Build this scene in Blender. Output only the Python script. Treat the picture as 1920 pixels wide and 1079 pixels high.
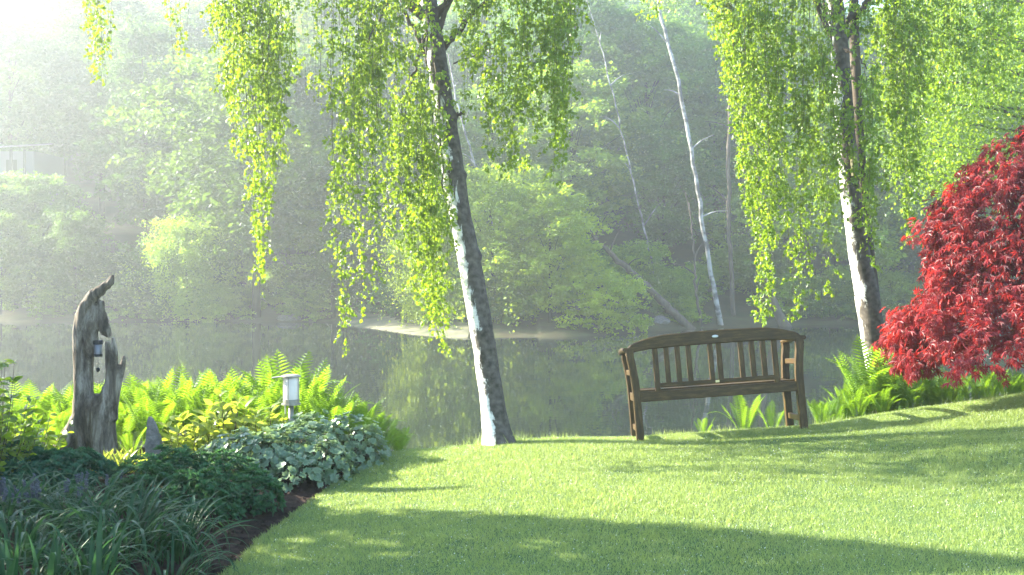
import bpy, bmesh, math, random
import numpy as np
from mathutils import Vector, Matrix, Quaternion, noise

for o in list(bpy.data.objects): bpy.data.objects.remove(o)
S = bpy.context.scene
C = S.collection
RNG = np.random.default_rng(7)
random.seed(7)

# ------------------------------------------------------------------ camera
EYE = 1.6; F = 2000.0; HOR = 483.0          # photo pixels: focal length and height of the horizon
cam = bpy.data.cameras.new('camera'); co = bpy.data.objects.new('camera', cam); C.objects.link(co)
co.location = (0, 0, EYE); co.rotation_euler = (math.pi/2, 0, 0)
cam.sensor_width = 36; cam.lens = 36*F/1920; cam.shift_y = (HOR-539.5)/1920
cam.clip_end = 600; cam.clip_start = .05
S.camera = co
def W(px, py, d): return ((px-960)/F*d, d, EYE-(py-HOR)/F*d)

# ------------------------------------------------------------------ light
SUN_EL = math.radians(25); SUN_L = math.radians(70)      # the sun stands 70 degrees left of the view, 25 up
sd = Vector((-math.sin(SUN_L)*math.cos(SUN_EL), math.cos(SUN_L)*math.cos(SUN_EL), math.sin(SUN_EL)))
w = bpy.data.worlds.new('World'); S.world = w; w.use_nodes = True
nt = w.node_tree; nt.nodes.clear()
sky = nt.nodes.new('ShaderNodeTexSky'); sky.sky_type = 'NISHITA'; sky.sun_disc = False
sky.sun_elevation = SUN_EL; sky.sun_rotation = -SUN_L
sky.dust_density = .6; sky.ozone_density = 2.5; sky.air_density = 1.0
bg = nt.nodes.new('ShaderNodeBackground'); bg.inputs[1].default_value = .12
ow = nt.nodes.new('ShaderNodeOutputWorld')
nt.links.new(sky.outputs[0], bg.inputs[0]); nt.links.new(bg.outputs[0], ow.inputs[0])
sl = bpy.data.lights.new('sun', 'SUN'); sl.energy = 5.0; sl.angle = math.radians(.5); sl.color = (1, .94, .79)
so = bpy.data.objects.new('sun', sl); C.objects.link(so)
so.rotation_euler = sd.to_track_quat('Z', 'Y').to_euler(); so.location = (-20, 10, 30)
S.view_settings.view_transform = 'Standard'; S.view_settings.look = 'None'
S.view_settings.exposure = 2.9; S.view_settings.gamma = 1; S.view_settings.use_curve_mapping = False
S.render.engine = 'CYCLES'
cy = S.cycles
cy.max_bounces = 6; cy.diffuse_bounces = 4; cy.glossy_bounces = 3; cy.transmission_bounces = 4; cy.volume_bounces = 1
cy.transparent_max_bounces = 4; cy.use_denoising = True; cy.use_adaptive_sampling = True; cy.adaptive_threshold = .01
cy.sample_clamp_indirect = 6; cy.caustics_reflective = False; cy.caustics_refractive = False
HAZE = .0028

# ------------------------------------------------------------------ terrain height
def sstep(a, b, x):
    t = np.clip((x-a)/(b-a), 0, 1); return t*t*(3-2*t)
EDGE_Y = [2, 5.4, 6.5, 7.5, 8.7, 9.5, 11]; EDGE_X = [-1.62, -1.53, -1.53, -1.36, -1.17, -.93, -.6]
def edge(y): return np.interp(y, EDGE_Y, EDGE_X)
SH_X = [-90, -14, -9, -6.4, -4.2, -2.2, 2, 5, 8, 14, 90]; SH_Y = [49, 51, 50.5, 47, 43.2, 41, 41.3, 43.5, 46.5, 49, 50]
def shore(x): return np.interp(x, SH_X, SH_Y)
WATER = -1.5
def H(x, y):
    x = np.asarray(x, float); y = np.asarray(y, float)
    z = .069*np.clip(x, -1.6, 9)+.03*np.exp(-((x+.15)/.8)**2)+.07*np.clip(x-2.6, 0, 5)-.02*np.exp(-((x-1.7)/.9)**2-((y-8.9)/.8)**2)
    bed = sstep(0, .8, edge(y)-x)
    z = z*(1-bed)+(.02+.03*np.sin(x*2.1+y*1.3))*bed
    z = z + .012*np.sin(x*1.7+.6)*np.cos(y*1.9)+.007*np.sin(x*4.1+y*2.7)
    u = np.maximum(y-8.6, 0)
    z = z-np.where(u < 1.9, .118*u*u, .426+.45*(u-1.9))
    s = y-shore(x)
    far = np.where(s < 3, -1.5+.17*s, -.99+.28*(s-3))
    far = np.minimum(far, 17+.0*s)*1.0+np.where(s > 0, .25*np.sin(x*.31+1)*np.sin(y*.27)*sstep(0, 8, s), 0)
    far = np.where((x < 1) & (s > 0) & (s < 8), np.minimum(far, -1.5+.09*s+.02*np.maximum(s-4, 0)**2), far)
    mid = np.maximum(z, -2.4)
    return np.where(s > -1.5, np.where(s > 0, far, np.maximum(-1.5+.25*s, -2.4)), np.where(y > 10, mid, z))
def h1(x, y): return float(H(x, y))

# ------------------------------------------------------------------ mesh helpers
class MB:
    """collects vertices / faces with numpy and links them as one object"""
    def __init__(s): s.V = []; s.F = []; s.R = []; s.n = 0
    def add(s, V, F, r=.5):
        V = np.asarray(V, float).reshape(-1, 3); F = np.asarray(F, int)
        s.V.append(V); s.F.append(F+s.n)
        s.R.append(np.full(len(V), r) if np.isscalar(r) else np.asarray(r, float)); s.n += len(V)
        return s
    def mesh(s, name, mat, smooth=False):
        V = np.concatenate(s.V); me = bpy.data.meshes.new(name)
        me.vertices.add(len(V)); me.vertices.foreach_set('co', V.astype('f4').ravel())
        tot = sum(f.size for f in s.F); nf = sum(len(f) for f in s.F)
        me.loops.add(tot); me.loops.foreach_set('vertex_index', np.concatenate([f.ravel() for f in s.F]).astype('i4'))
        ln = np.concatenate([np.full(len(f), f.shape[1]) for f in s.F])
        me.polygons.add(nf); me.polygons.foreach_set('loop_start', (np.cumsum(ln)-ln).astype('i4'))
        try: me.polygons.foreach_set('loop_total', ln.astype('i4'))
        except Exception: pass
        a = me.attributes.new('rnd', 'FLOAT', 'POINT'); a.data.foreach_set('value', np.concatenate(s.R).astype('f4'))
        me.update(calc_edges=True); me.validate()
        me.polygons.foreach_set('use_smooth', np.full(len(me.polygons), bool(smooth)))
        me.materials.append(mat)
        return me
    def build(s, name, mat, parent=None, smooth=False, kind=None):
        return link(name, s.mesh(name, mat, smooth), parent, kind)
def link(name, me, parent=None, kind=None, loc=None):
    o = bpy.data.objects.new(name, me); C.objects.link(o)
    if parent: o.parent = parent
    if kind: o['kind'] = kind
    if loc is not None: o.location = loc
    return o
def tag(o, label, cat, group=None, kind=None):
    o['label'] = label; o['category'] = cat
    if group: o['group'] = group
    if kind: o['kind'] = kind
    return o
def thing(name, label, cat, loc=(0, 0, 0), group=None, rz=0):
    o = bpy.data.objects.new(name, None); C.objects.link(o); o.location = loc; o.rotation_euler = (0, 0, rz)
    o.empty_display_size = .1
    return tag(o, label, cat, group)
def copy_tree(o, parent=None):
    c = o.copy(); C.objects.link(c); c.parent = parent
    for ch in list(KIDS.get(o, ())) or list(o.children): copy_tree(ch, c)
    return c
KIDS = {}
def place(name, me, parent, M, kind=None):
    o = bpy.data.objects.new(name, me); C.objects.link(o); o.parent = parent; o.matrix_basis = M
    if kind: o['kind'] = kind
    return o
def nrm(a): return a/np.maximum(np.linalg.norm(a, axis=-1, keepdims=True), 1e-9)

def tube(mb, P, R, n=8, r=.5, jit=0, cap=True):
    P = np.asarray(P, float); m = len(P); R = np.broadcast_to(np.asarray(R, float), (m,))
    T = nrm(np.gradient(P, axis=0)); up = np.array([0, 1, 0.]) if abs(T[0][1]) < .9 else np.array([1, 0, 0.])
    A = nrm(np.cross(T, up)); B = np.cross(T, A)
    th = np.linspace(0, 2*np.pi, n, endpoint=False)
    rr = R[:, None]*(1+jit*(RNG.random((m, n))-.5))
    V = P[:, None]+rr[..., None]*(np.cos(th)[None, :, None]*A[:, None]+np.sin(th)[None, :, None]*B[:, None])
    i = np.arange(m-1)[:, None]*n; j = np.arange(n)[None]; k = (j+1) % n
    Fq = np.stack([i+j, i+k, i+n+k, i+n+j], -1).reshape(-1, 4)
    mb.add(V.reshape(-1, 3), Fq, r)
    if cap:
        mb.F.append(np.array([list(range(n))[::-1]])+mb.n-m*n); mb.F.append(np.array([range(n)])+mb.n-n)
def spl(P, n):
    """smooth curve through points"""
    P = np.asarray(P, float); t = np.r_[0, np.cumsum(np.linalg.norm(np.diff(P[:, :3], axis=0), axis=1))]; t /= t[-1]
    if len(P) < 3: return np.stack([np.interp(np.linspace(0, 1, n), t, P[:, k]) for k in range(P.shape[1])], 1)
    m = np.gradient(P, t, axis=0); q = np.linspace(0, 1, n); i = np.clip(np.searchsorted(t, q, 'right')-1, 0, len(P)-2)
    dt = (t[i+1]-t[i])[:, None]; s = ((q-t[i])[:, None])/dt
    return ((2*s**3-3*s**2+1)*P[i]+(s**3-2*s**2+s)*dt*m[i]+(-2*s**3+3*s**2)*P[i+1]+(s**3-s**2)*dt*m[i+1])
def leaves(mb, P, T, N, L, Wd, r, fold=.25, curl=.0):
    """diamond leaves folded on the midrib: two triangles each"""
    P = np.asarray(P, float); n = len(P); T = nrm(T); Sd = nrm(np.cross(T, N)); N2 = np.cross(Sd, T)
    L = np.broadcast_to(L, (n,))[:, None]; Wd = np.broadcast_to(Wd, (n,))[:, None]
    V = np.stack([P, P+T*L*.45+Sd*Wd*.5+N2*Wd*fold, P+T*L-N2*L*curl, P+T*L*.45-Sd*Wd*.5+N2*Wd*fold], 1).reshape(-1, 3)
    b = np.arange(n)[:, None]*4
    mb.add(V, np.concatenate([b+np.array([[0, 1, 2]]), b+np.array([[0, 2, 3]])]), np.repeat(np.broadcast_to(r, (n,)), 4))
def rdir(n): return nrm(RNG.normal(size=(n, 3)))
def box(mb, a, b, r=.5):
    (x0, y0, z0), (x1, y1, z1) = a, b
    V = [(x0, y0, z0), (x1, y0, z0), (x1, y1, z0), (x0, y1, z0), (x0, y0, z1), (x1, y0, z1), (x1, y1, z1), (x0, y1, z1)]
    mb.add(V, [(0, 3, 2, 1), (4, 5, 6, 7), (0, 1, 5, 4), (1, 2, 6, 5), (2, 3, 7, 6), (3, 0, 4, 7)], r)
def beam(mb, P, w, t, side, ch=.005, r=.5):
    """sweeps a chamfered rectangle: w along `side`, t across; P is the centre line"""
    P = np.asarray(P, float); m = len(P); T = nrm(np.gradient(P, axis=0)); Sd = np.broadcast_to(np.asarray(side, float), P.shape)
    Sd = nrm(Sd-T*np.sum(Sd*T, 1, keepdims=True)); U = np.cross(T, Sd)
    w = np.broadcast_to(w, (m,))/2; t = np.broadcast_to(t, (m,))/2
    prof = [(1, 1, -1, 0), (1, 1, 0, -1), (1, -1, 0, 1), (1, -1, -1, 0), (-1, -1, 1, 0), (-1, -1, 0, 1), (-1, 1, 0, -1), (-1, 1, 1, 0)]
    V = np.zeros((m, 8, 3))
    for k, (a, b, ca, cb) in enumerate(prof):
        V[:, k] = P+Sd*(a*w+ca*ch)[:, None]+U*(b*t+cb*ch)[:, None]
    i = np.arange(m-1)[:, None]*8; j = np.arange(8)[None]; k = (j+1) % 8
    mb.add(V.reshape(-1, 3), np.stack([i+j, i+k, i+8+k, i+8+j], -1).reshape(-1, 4), r)
    mb.F.append(np.array([list(range(8))[::-1]])+mb.n-m*8); mb.F.append(np.array([range(8)])+mb.n-8)
def lathe(mb, prof, n=20, c=(0, 0, 0), r=.5):
    prof = np.asarray(prof, float); m = len(prof); th = np.linspace(0, 2*np.pi, n, endpoint=False)
    V = np.stack([prof[:, 0:1]*np.cos(th)+c[0], prof[:, 0:1]*np.sin(th)+c[1], np.repeat(prof[:, 1:2], n, 1)+c[2]], -1)
    i = np.arange(m-1)[:, None]*n; j = np.arange(n)[None]; k = (j+1) % n
    mb.add(V.reshape(-1, 3), np.stack([i+j, i+k, i+n+k, i+n+j], -1).reshape(-1, 4), r)

# ------------------------------------------------------------------ materials
def newmat(name):
    m = bpy.data.materials.new(name); m.use_nodes = True; t = m.node_tree; t.nodes.clear()
    out = t.nodes.new('ShaderNodeOutputMaterial'); return m, t, out
def N(t, ty, **k):
    n = t.nodes.new(ty)
    for a, b in k.items():
        if a in n.inputs.keys(): n.inputs[a].default_value = b
        else: setattr(n, a, b)
    return n
def mixc(t, f, a, b, mode='MIX'):
    n = t.nodes.new('ShaderNodeMix'); n.data_type = 'RGBA'; n.blend_type = mode
    for i, v in ((0, f), (6, a), (7, b)):
        if hasattr(v, 'links'): t.links.new(v, n.inputs[i])
        else: n.inputs[i].default_value = v if i == 0 else (*v, 1)
    return n.outputs[2]
def ramp(t, fac, stops, interp='LINEAR'):
    n = t.nodes.new('ShaderNodeValToRGB'); n.color_ramp.interpolation = interp
    e = n.color_ramp.elements
    while len(e) < len(stops): e.new(.5)
    for q, (p, c) in zip(e, stops): q.position = p; q.color = (*c, 1) if len(c) == 3 else c
    t.links.new(fac, n.inputs[0]); return n.outputs[0]
def noiset(t, scale, detail=3, vec=None, dist=0, rough=.5):
    n = N(t, 'ShaderNodeTexNoise', Scale=scale, Detail=detail, Distortion=dist, Roughness=rough)
    if vec is not None: t.links.new(vec, n.inputs['Vector'])
    return n.outputs[0]
def coords(t, scale=(1, 1, 1), which='Object'):
    tc = t.nodes.new('ShaderNodeTexCoord'); mp = t.nodes.new('ShaderNodeMapping'); mp.inputs['Scale'].default_value = scale
    t.links.new(tc.outputs[which], mp.inputs[0]); return mp.outputs[0]
def leafmat(name, c1, c2, tr, tf=.45, rough=.45, spec=.4, tint=False):
    m, t, out = newmat(name)
    at = N(t, 'ShaderNodeAttribute', attribute_name='rnd')
    base = mixc(t, at.outputs['Fac'], c1, c2)
    trc = mixc(t, .7, base, tr)
    if tint:
        oi = t.nodes.new('ShaderNodeObjectInfo')
        base = mixc(t, 1, base, oi.outputs['Color'], 'MULTIPLY'); trc = mixc(t, 1, trc, oi.outputs['Color'], 'MULTIPLY')
    p = N(t, 'ShaderNodeBsdfPrincipled', Roughness=rough); p.inputs['Specular IOR Level'].default_value = spec
    t.links.new(base, p.inputs['Base Color'])
    tl = t.nodes.new('ShaderNodeBsdfTranslucent'); t.links.new(trc, tl.inputs[0])
    mx = t.nodes.new('ShaderNodeMixShader'); mx.inputs[0].default_value = tf
    t.links.new(p.outputs[0], mx.inputs[1]); t.links.new(tl.outputs[0], mx.inputs[2]); t.links.new(mx.outputs[0], out.inputs[0])
    return m
def solid(name, build, rough=.7, spec=.3, metal=0, bump=None, bs=.3, bd=.01):
    m, t, out = newmat(name); p = N(t, 'ShaderNodeBsdfPrincipled', Roughness=rough, Metallic=metal)
    p.inputs['Specular IOR Level'].default_value = spec
    c = build(t)
    if hasattr(c, 'links'): t.links.new(c, p.inputs['Base Color'])
    else: p.inputs['Base Color'].default_value = (*c, 1)
    if bump:
        b = N(t, 'ShaderNodeBump', Strength=bs, Distance=bd); t.links.new(bump(t), b.inputs['Height']); t.links.new(b.outputs[0], p.inputs['Normal'])
    t.links.new(p.outputs[0], out.inputs[0]); return m

M_birch = leafmat('birch_leaf', (.05, .11, .008), (.11, .18, .015), (.38, .54, .02), .54, .4, .5)
M_far = leafmat('far_leaf', (.026, .07, .012), (.13, .205, .024), (.23, .36, .028), .44, .55, .3, tint=True)
M_fern = leafmat('fern_leaf', (.045, .11, .01), (.09, .17, .016), (.33, .54, .02), .52, .5, .3)
M_yel = leafmat('bright_shrub_leaf', (.12, .18, .025), (.2, .26, .045), (.55, .62, .05), .5, .45, .4)
M_mantle = leafmat('dewy_leaf', (.06, .12, .055), (.17, .24, .13), (.24, .36, .11), .3, .38, .6)
M_sedum = leafmat('sedum_leaf', (.016, .06, .022), (.05, .13, .05), (.09, .22, .05), .3, .5, .25)
M_cush = leafmat('cushion_leaf', (.016, .065, .03), (.035, .11, .055), (.07, .18, .06), .3, .6, .2)
M_strap = leafmat('strap_leaf', (.010, .04, .014), (.036, .092, .034), (.06, .16, .04), .35, .45, .22)
M_blue = leafmat('blue_flower', (.06, .075, .085), (.12, .135, .15), (.06, .07, .1), .3, .6, .3)
M_maple = leafmat('red_maple_leaf', (.035, .006, .010), (.19, .016, .022), (.80, .05, .03), .38, .45, .38)
M_hedge = leafmat('arborvitae_leaf', (.02, .05, .015), (.04, .09, .025), (.06, .14, .03), .2, .5, .3)
M_grass = leafmat('grass_blade', (.128, .185, .046), (.215, .28, .096), (.47, .58, .11), .44, .45, .5)
M_twig = solid('twig', lambda t: (.05, .035, .02), .8)
def lawn_c(t):
    v = coords(t); n = noiset(t, 3, 4, v); return ramp(t, n, [(.3, (.03, .07, .015)), (.7, (.07, .12, .03))])
M_lawn = solid('lawn_soil', lawn_c, .9)
def soil_c(t):
    v = coords(t); n = noiset(t, 14, 6, v, rough=.7); return ramp(t, n, [(.35, (.018, .011, .008)), (.6, (.055, .034, .024)), (.75, (.12, .085, .06))])
def ground_c(t):
    tc = t.nodes.new('ShaderNodeTexCoord'); sp = t.nodes.new('ShaderNodeSeparateXYZ'); t.links.new(tc.outputs['Object'], sp.inputs[0])
    n = noiset(t, .5, 6, tc.outputs['Object'], rough=.65)
    fl = ramp(t, n, [(.35, (.02, .032, .012)), (.52, (.055, .045, .022)), (.7, (.06, .085, .025))])
    f = t.nodes.new('ShaderNodeMath'); f.operation = 'GREATER_THAN'; f.inputs[1].default_value = 11; t.links.new(sp.outputs[1], f.inputs[0])
    return mixc(t, f.outputs[0], soil_c(t), fl)
M_ground = solid('ground', ground_c, .95, .1, bump=lambda t: noiset(t, 22, 6, coords(t), rough=.75), bs=.8, bd=.03)
M_sand = solid('pale_bank', lambda t: ramp(t, noiset(t, 1.3, 5, coords(t)), [(.3, (.10, .11, .055)), (.7, (.24, .21, .14))]), .95, .1)
M_rock = solid('rock', lambda t: ramp(t, noiset(t, 6, 7, coords(t), rough=.7), [(.3, (.09, .085, .08)), (.7, (.25, .24, .22))]), .85, .3, bump=lambda t: noiset(t, 25, 5, coords(t)), bs=.5)
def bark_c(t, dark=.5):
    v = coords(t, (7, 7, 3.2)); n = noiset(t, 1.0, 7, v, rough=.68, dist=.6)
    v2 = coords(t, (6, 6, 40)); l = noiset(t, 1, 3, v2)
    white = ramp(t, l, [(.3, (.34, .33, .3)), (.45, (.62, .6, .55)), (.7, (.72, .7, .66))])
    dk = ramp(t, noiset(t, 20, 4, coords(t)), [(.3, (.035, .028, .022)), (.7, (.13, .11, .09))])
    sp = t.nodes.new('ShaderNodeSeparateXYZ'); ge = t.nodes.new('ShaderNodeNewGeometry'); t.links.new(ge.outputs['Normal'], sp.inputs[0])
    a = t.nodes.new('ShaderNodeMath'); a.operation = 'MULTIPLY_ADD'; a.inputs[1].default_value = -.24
    t.links.new(sp.outputs[0], a.inputs[0]); t.links.new(n, a.inputs[2])   # painted light: bark whiter on the sunward left, darker on the shaded right
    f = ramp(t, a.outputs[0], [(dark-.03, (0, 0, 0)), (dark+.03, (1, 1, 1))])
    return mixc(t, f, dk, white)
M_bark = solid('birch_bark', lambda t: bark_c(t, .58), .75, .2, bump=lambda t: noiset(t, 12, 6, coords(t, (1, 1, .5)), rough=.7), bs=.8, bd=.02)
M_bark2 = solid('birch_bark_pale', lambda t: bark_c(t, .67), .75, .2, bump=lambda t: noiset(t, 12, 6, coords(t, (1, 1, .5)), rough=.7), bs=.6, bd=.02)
M_bark3 = solid('far_birch_bark', lambda t: ramp(t, noiset(t, 2.2, 4, coords(t, (1, 1, 1.5))), [(.42, (.08, .075, .07)), (.58, (.30, .30, .28))]), .8)
M_stone = solid('dark_stone', lambda t: ramp(t, noiset(t, 14, 8, coords(t), rough=.75), [(.35, (.07, .065, .06)), (.65, (.2, .185, .17))]), .9, .2, bump=lambda t: noiset(t, 40, 6, coords(t)), bs=.8)
M_trunk = solid('tree_bark', lambda t: ramp(t, noiset(t, 8, 5, coords(t, (1, 1, .3))), [(.3, (.04, .03, .022)), (.7, (.12, .095, .07))]), .9)
M_ftrunk = solid('dark_far_bark', lambda t: ramp(t, noiset(t, 3, 4, coords(t)), [(.3, (.02, .018, .013)), (.7, (.06, .055, .04))]), 1, .0)  # darker bark tone for trunks and limbs of the far trees
M_teak = solid('weathered_teak', lambda t: ramp(t, noiset(t, 5, 6, coords(t, (1.5, 9, 9)), rough=.7), [(.3, (.021, .011, .002)), (.5, (.045, .025, .005)), (.74, (.11, .068, .022))]), .5, .25,
               bump=lambda t: noiset(t, 8, 5, coords(t, (2, 20, 20))), bs=.25, bd=.003)
M_teakv = solid('weathered_teak_upright', lambda t: ramp(t, noiset(t, 5, 6, coords(t, (9, 9, 1.5)), rough=.7), [(.3, (.021, .011, .002)), (.5, (.045, .025, .005)), (.74, (.11, .068, .022))]), .5, .25,
               bump=lambda t: noiset(t, 8, 5, coords(t, (20, 20, 2))), bs=.25, bd=.003)
M_metal = solid('aged_metal', lambda t: (.45, .46, .44), .4, .5, .8)
M_brass = solid('brass_plate', lambda t: (.5, .42, .2), .45, .5, .7)
M_drift = solid('driftwood', lambda t: ramp(t, noiset(t, 3.2, 7, coords(t, (4, 4, .9)), rough=.72, dist=.5), [(.36, (.03, .022, .015)), (.50, (.12, .098, .073)), (.68, (.34, .30, .24))]), .85, .2,
                bump=lambda t: noiset(t, 9, 7, coords(t, (3, 3, .35)), rough=.7), bs=1, bd=.02)
M_bell = solid('bell_metal', lambda t: (.16, .16, .17), .5, .5, .5)
M_belld = solid('bell_dark', lambda t: (.02, .02, .02), .6)
M_frost = solid('frosted_glass', lambda t: ramp(t, noiset(t, 5, 4, coords(t)), [(.3, (.52, .46, .4)), (.7, (.66, .6, .54))]), .55, .4)
M_lampm = solid('lamp_metal', lambda t: ramp(t, noiset(t, 20, 4, coords(t)), [(.3, (.16, .15, .12)), (.7, (.3, .28, .24))]), .5, .4, .3)
M_wall = solid('pale_wall', lambda t: (.13, .13, .13), .8)
M_roof = solid('metal_roof', lambda t: (.10, .10, .10), .4, .5, .2)
M_dark = solid('dark_timber', lambda t: (.04, .035, .03), .8)
def dew():
    m, t, out = newmat('dew'); g = N(t, 'ShaderNodeBsdfPrincipled', Roughness=.12); g.inputs['Base Color'].default_value = (.75, .8, .78, 1)
    t.links.new(g.outputs[0], out.inputs[0]); return m
M_dew = dew()
def water():
    m, t, out = newmat('pond_water'); p = N(t, 'ShaderNodeBsdfPrincipled', Roughness=.02, IOR=1.33)
    p.inputs['Base Color'].default_value = (.012, .018, .014, 1)
    b = N(t, 'ShaderNodeBump', Strength=.07, Distance=.02)
    t.links.new(noiset(t, 1.2, 3, coords(t, (1, 2.2, 1))), b.inputs['Height']); t.links.new(b.outputs[0], p.inputs['Normal'])
    t.links.new(p.outputs[0], out.inputs[0]); return m
M_water = water()

# ------------------------------------------------------------------ setting
def sheet(name, xs, ys, mat, dz=0, mask=None):
    X, Y = np.meshgrid(xs, ys); Z = H(X, Y)+dz
    nx = len(xs); i, j = np.meshgrid(np.arange(nx-1), np.arange(len(ys)-1)); a = (j*nx+i).ravel()
    Fq = np.stack([a, a+1, a+nx+1, a+nx], 1)
    if mask is not None:
        cx = X.ravel()[Fq].mean(1); cyy = Y.ravel()[Fq].mean(1); Fq = Fq[mask(cx, cyy)]
    mb = MB(); mb.add(np.stack([X, Y, Z], -1).reshape(-1, 3), Fq)
    o = mb.build(name, mat, smooth=True); o['kind'] = 'structure'; return o
xs = np.r_[np.linspace(-95, -14, 40), np.arange(-13.5, -7, .5), np.arange(-7, 8, .1), np.arange(8, 14, .5), np.linspace(14, 95, 40)]
ys = np.r_[np.linspace(-20, 2, 14), np.arange(2.2, 14, .1), np.arange(14, 40, 1.5), np.arange(40, 56, .5), np.linspace(57, 135, 50)]
sheet('ground', xs, ys, M_ground)
# lawn sheet, 1.5 cm proud of the soil, its left edge cut along the bed
lr = np.r_[np.arange(-8, 2, .5), np.arange(2, 12.01, .12)]; lu = np.linspace(0, 1, 110)**1.3
LX = edge(lr)[:, None]*(1-lu)+14*lu+.015*np.sin(lr*23)[:, None]*(1-lu); LY = np.repeat(lr[:, None], len(lu), 1)
LZ = H(LX, LY)+.015; LZ[:, 0] -= .03
mb = MB(); nx = len(lu); i, j = np.meshgrid(np.arange(nx-1), np.arange(len(lr)-1)); a = (j*nx+i).ravel()
mb.add(np.stack([LX, LY, LZ], -1).reshape(-1, 3), np.stack([a, a+1, a+nx+1, a+nx], 1))
o = mb.build('lawn', M_lawn, smooth=True); o['kind'] = 'structure'
sheet('gravel_bank', np.arange(-8, -1.4, .3), np.arange(40.5, 52, .3), M_sand, .02, lambda x, y: (y > shore(x)-.2) & (y < shore(x)+3.6+.8*np.sin(x*1.7)))
mb = MB(); mb.add([(-95, 11, WATER), (95, 11, WATER), (95, 54, WATER), (-95, 54, WATER)], [(0, 1, 2, 3)])
o = mb.build('pond', M_water); o['kind'] = 'structure'

# grass blades
def make_grass():
    mb = MB(); n = 950000
    y = 3.6+(10.3-3.6)*RNG.random(n)**.9; x = RNG.uniform(-1.75, 6.2, n)
    keep = (x > edge(y)+.01*np.sin(y*40)-.01) & (np.abs(x) < .5*y+1.0) & ~((np.hypot(x-4.75, (y-8.72)*1.6) < .38))
    x, y = x[keep], y[keep]; n = len(x); z = H(x, y)+.01
    nz = np.array([noise.noise(Vector((a*1.6, b*1.6, 0))) for a, b in zip(x[::1][:0], y[:0])]) if False else None
    patch = .5+.25*np.sin(x*2.3+1.3*np.sin(y*1.9))+.25*np.sin(y*3.1+1.7*np.sin(x*1.4+2))
    fine = .5+.5*np.sin(x*9.1+2.1*np.sin(y*7.3))*np.sin(y*8.7+1.9*np.sin(x*6.1))
    L = (.018+.018*RNG.random(n))*(.7+.35*patch+.4*fine); lean = RNG.normal(size=(n, 2))*.85
    d = nrm(np.stack([lean[:, 0], lean[:, 1], np.ones(n)], 1)); th = RNG.uniform(0, np.pi, n)
    wv = np.stack([np.cos(th), np.sin(th), np.zeros(n)], 1)*(.0016+.001*RNG.random(n))[:, None]*(.8+.03*y*1.5)[:, None]
    P = np.stack([x, y, z], 1)
    V = np.stack([P-wv, P+wv, P+d*L[:, None]], 1).reshape(-1, 3)
    r = np.clip(.25+.35*patch+.2*fine+.35*(RNG.random(n)-.5), 0, 1)
    mb.add(V, np.arange(3*n).reshape(-1, 3), np.repeat(r, 3))
    o = mb.build('grass', M_grass, kind='stuff'); tag(o, 'short dewy lawn grass covering the sloping garden lawn', 'grass', kind='stuff')
    # taller tufts along the crest and round the trunk
    mb = MB(); k = 6000; x = RNG.uniform(-1, 5.6, k); y = 9.35+.35*RNG.random(k); cl = (np.sin(x*5.1)+np.sin(x*13+2) > .1)
    x, y = x[cl], y[cl]; k = len(x)
    x2 = -.12+RNG.normal(size=450)*.17; y2 = 9.2+RNG.normal(size=450)*.08; x = np.r_[x, x2]; y = np.r_[y, y2]; k = len(x)
    P = np.stack([x, y, H(x, y)], 1); L = .03+.08*RNG.random(k)**2; L[-450:] = .05+.11*RNG.random(450)
    d = nrm(np.stack([RNG.normal(size=k)*.4, RNG.normal(size=k)*.4, np.ones(k)], 1))
    wv = rdir(k)*[1, 1, 0]*.003; V = np.stack([P-wv, P+wv, P+d*L[:, None]], 1).reshape(-1, 3)
    mb.add(V, np.arange(3*k).reshape(-1, 3), np.repeat(RNG.random(k), 3))
    o = mb.build('tall_grass', M_grass, kind='stuff'); tag(o, 'longer grass left standing along the lawn crest and round the leaning birch', 'grass', kind='stuff')
    # dew
    mb = MB(); k = 9000; y = 4.8+4.6*RNG.random(k); x = RNG.uniform(-1.6, 4.6, k); kk = (x > edge(y)) & (np.abs(x) < .5*y); x, y = x[kk], y[kk]; k = len(x)
    c = np.stack([x, y, H(x, y)+.022+.02*RNG.random(k)], 1); q = .0011+.0016*RNG.random(k)**3
    oc = np.array([(1, 0, 0), (0, 1, 0), (-1, 0, 0), (0, -1, 0), (0, 0, 1), (0, 0, -1)], float)
    V = (c[:, None]+oc[None]*q[:, None, None]).reshape(-1, 3); fc = np.array([(0, 1, 4), (1, 2, 4), (2, 3, 4), (3, 0, 4), (1, 0, 5), (2, 1, 5), (3, 2, 5), (0, 3, 5)])
    mb.add(V, (np.arange(k)[:, None, None]*6+fc[None]).reshape(-1, 3))
    o = mb.build('dew_drops', M_dew, kind='stuff', smooth=True); tag(o, 'tiny dew drops glinting on the lawn grass', 'dew', kind='stuff')
make_grass()
# crumbs of bark and soil on the bed edge
mb = MB(); k = 1500; y = RNG.uniform(4.3, 9.2, k); x = edge(y)-RNG.random(k)**1.3*.75-.02; q = .004+.014*RNG.random(k)**2
c = np.stack([x, y, H(x, y)+.004], 1); oc = np.array([(1, 0, 0), (0, 1, 0), (-1, 0, 0), (0, -1, 0), (0, 0, 1)], float)
sc3 = RNG.uniform(.4, 1.6, (k, 1, 3)); V = (c[:, None]+oc[None]*q[:, None, None]*sc3).reshape(-1, 3)
mb.add(V, (np.arange(k)[:, None, None]*5+np.array([(0, 1, 4), (1, 2, 4), (2, 3, 4), (3, 0, 4)])[None]).reshape(-1, 3))
tag(mb.build('mulch', M_ground, kind='stuff'), 'brown mulch crumbs scattered on the bare soil of the bed edge', 'mulch', kind='stuff')

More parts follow.
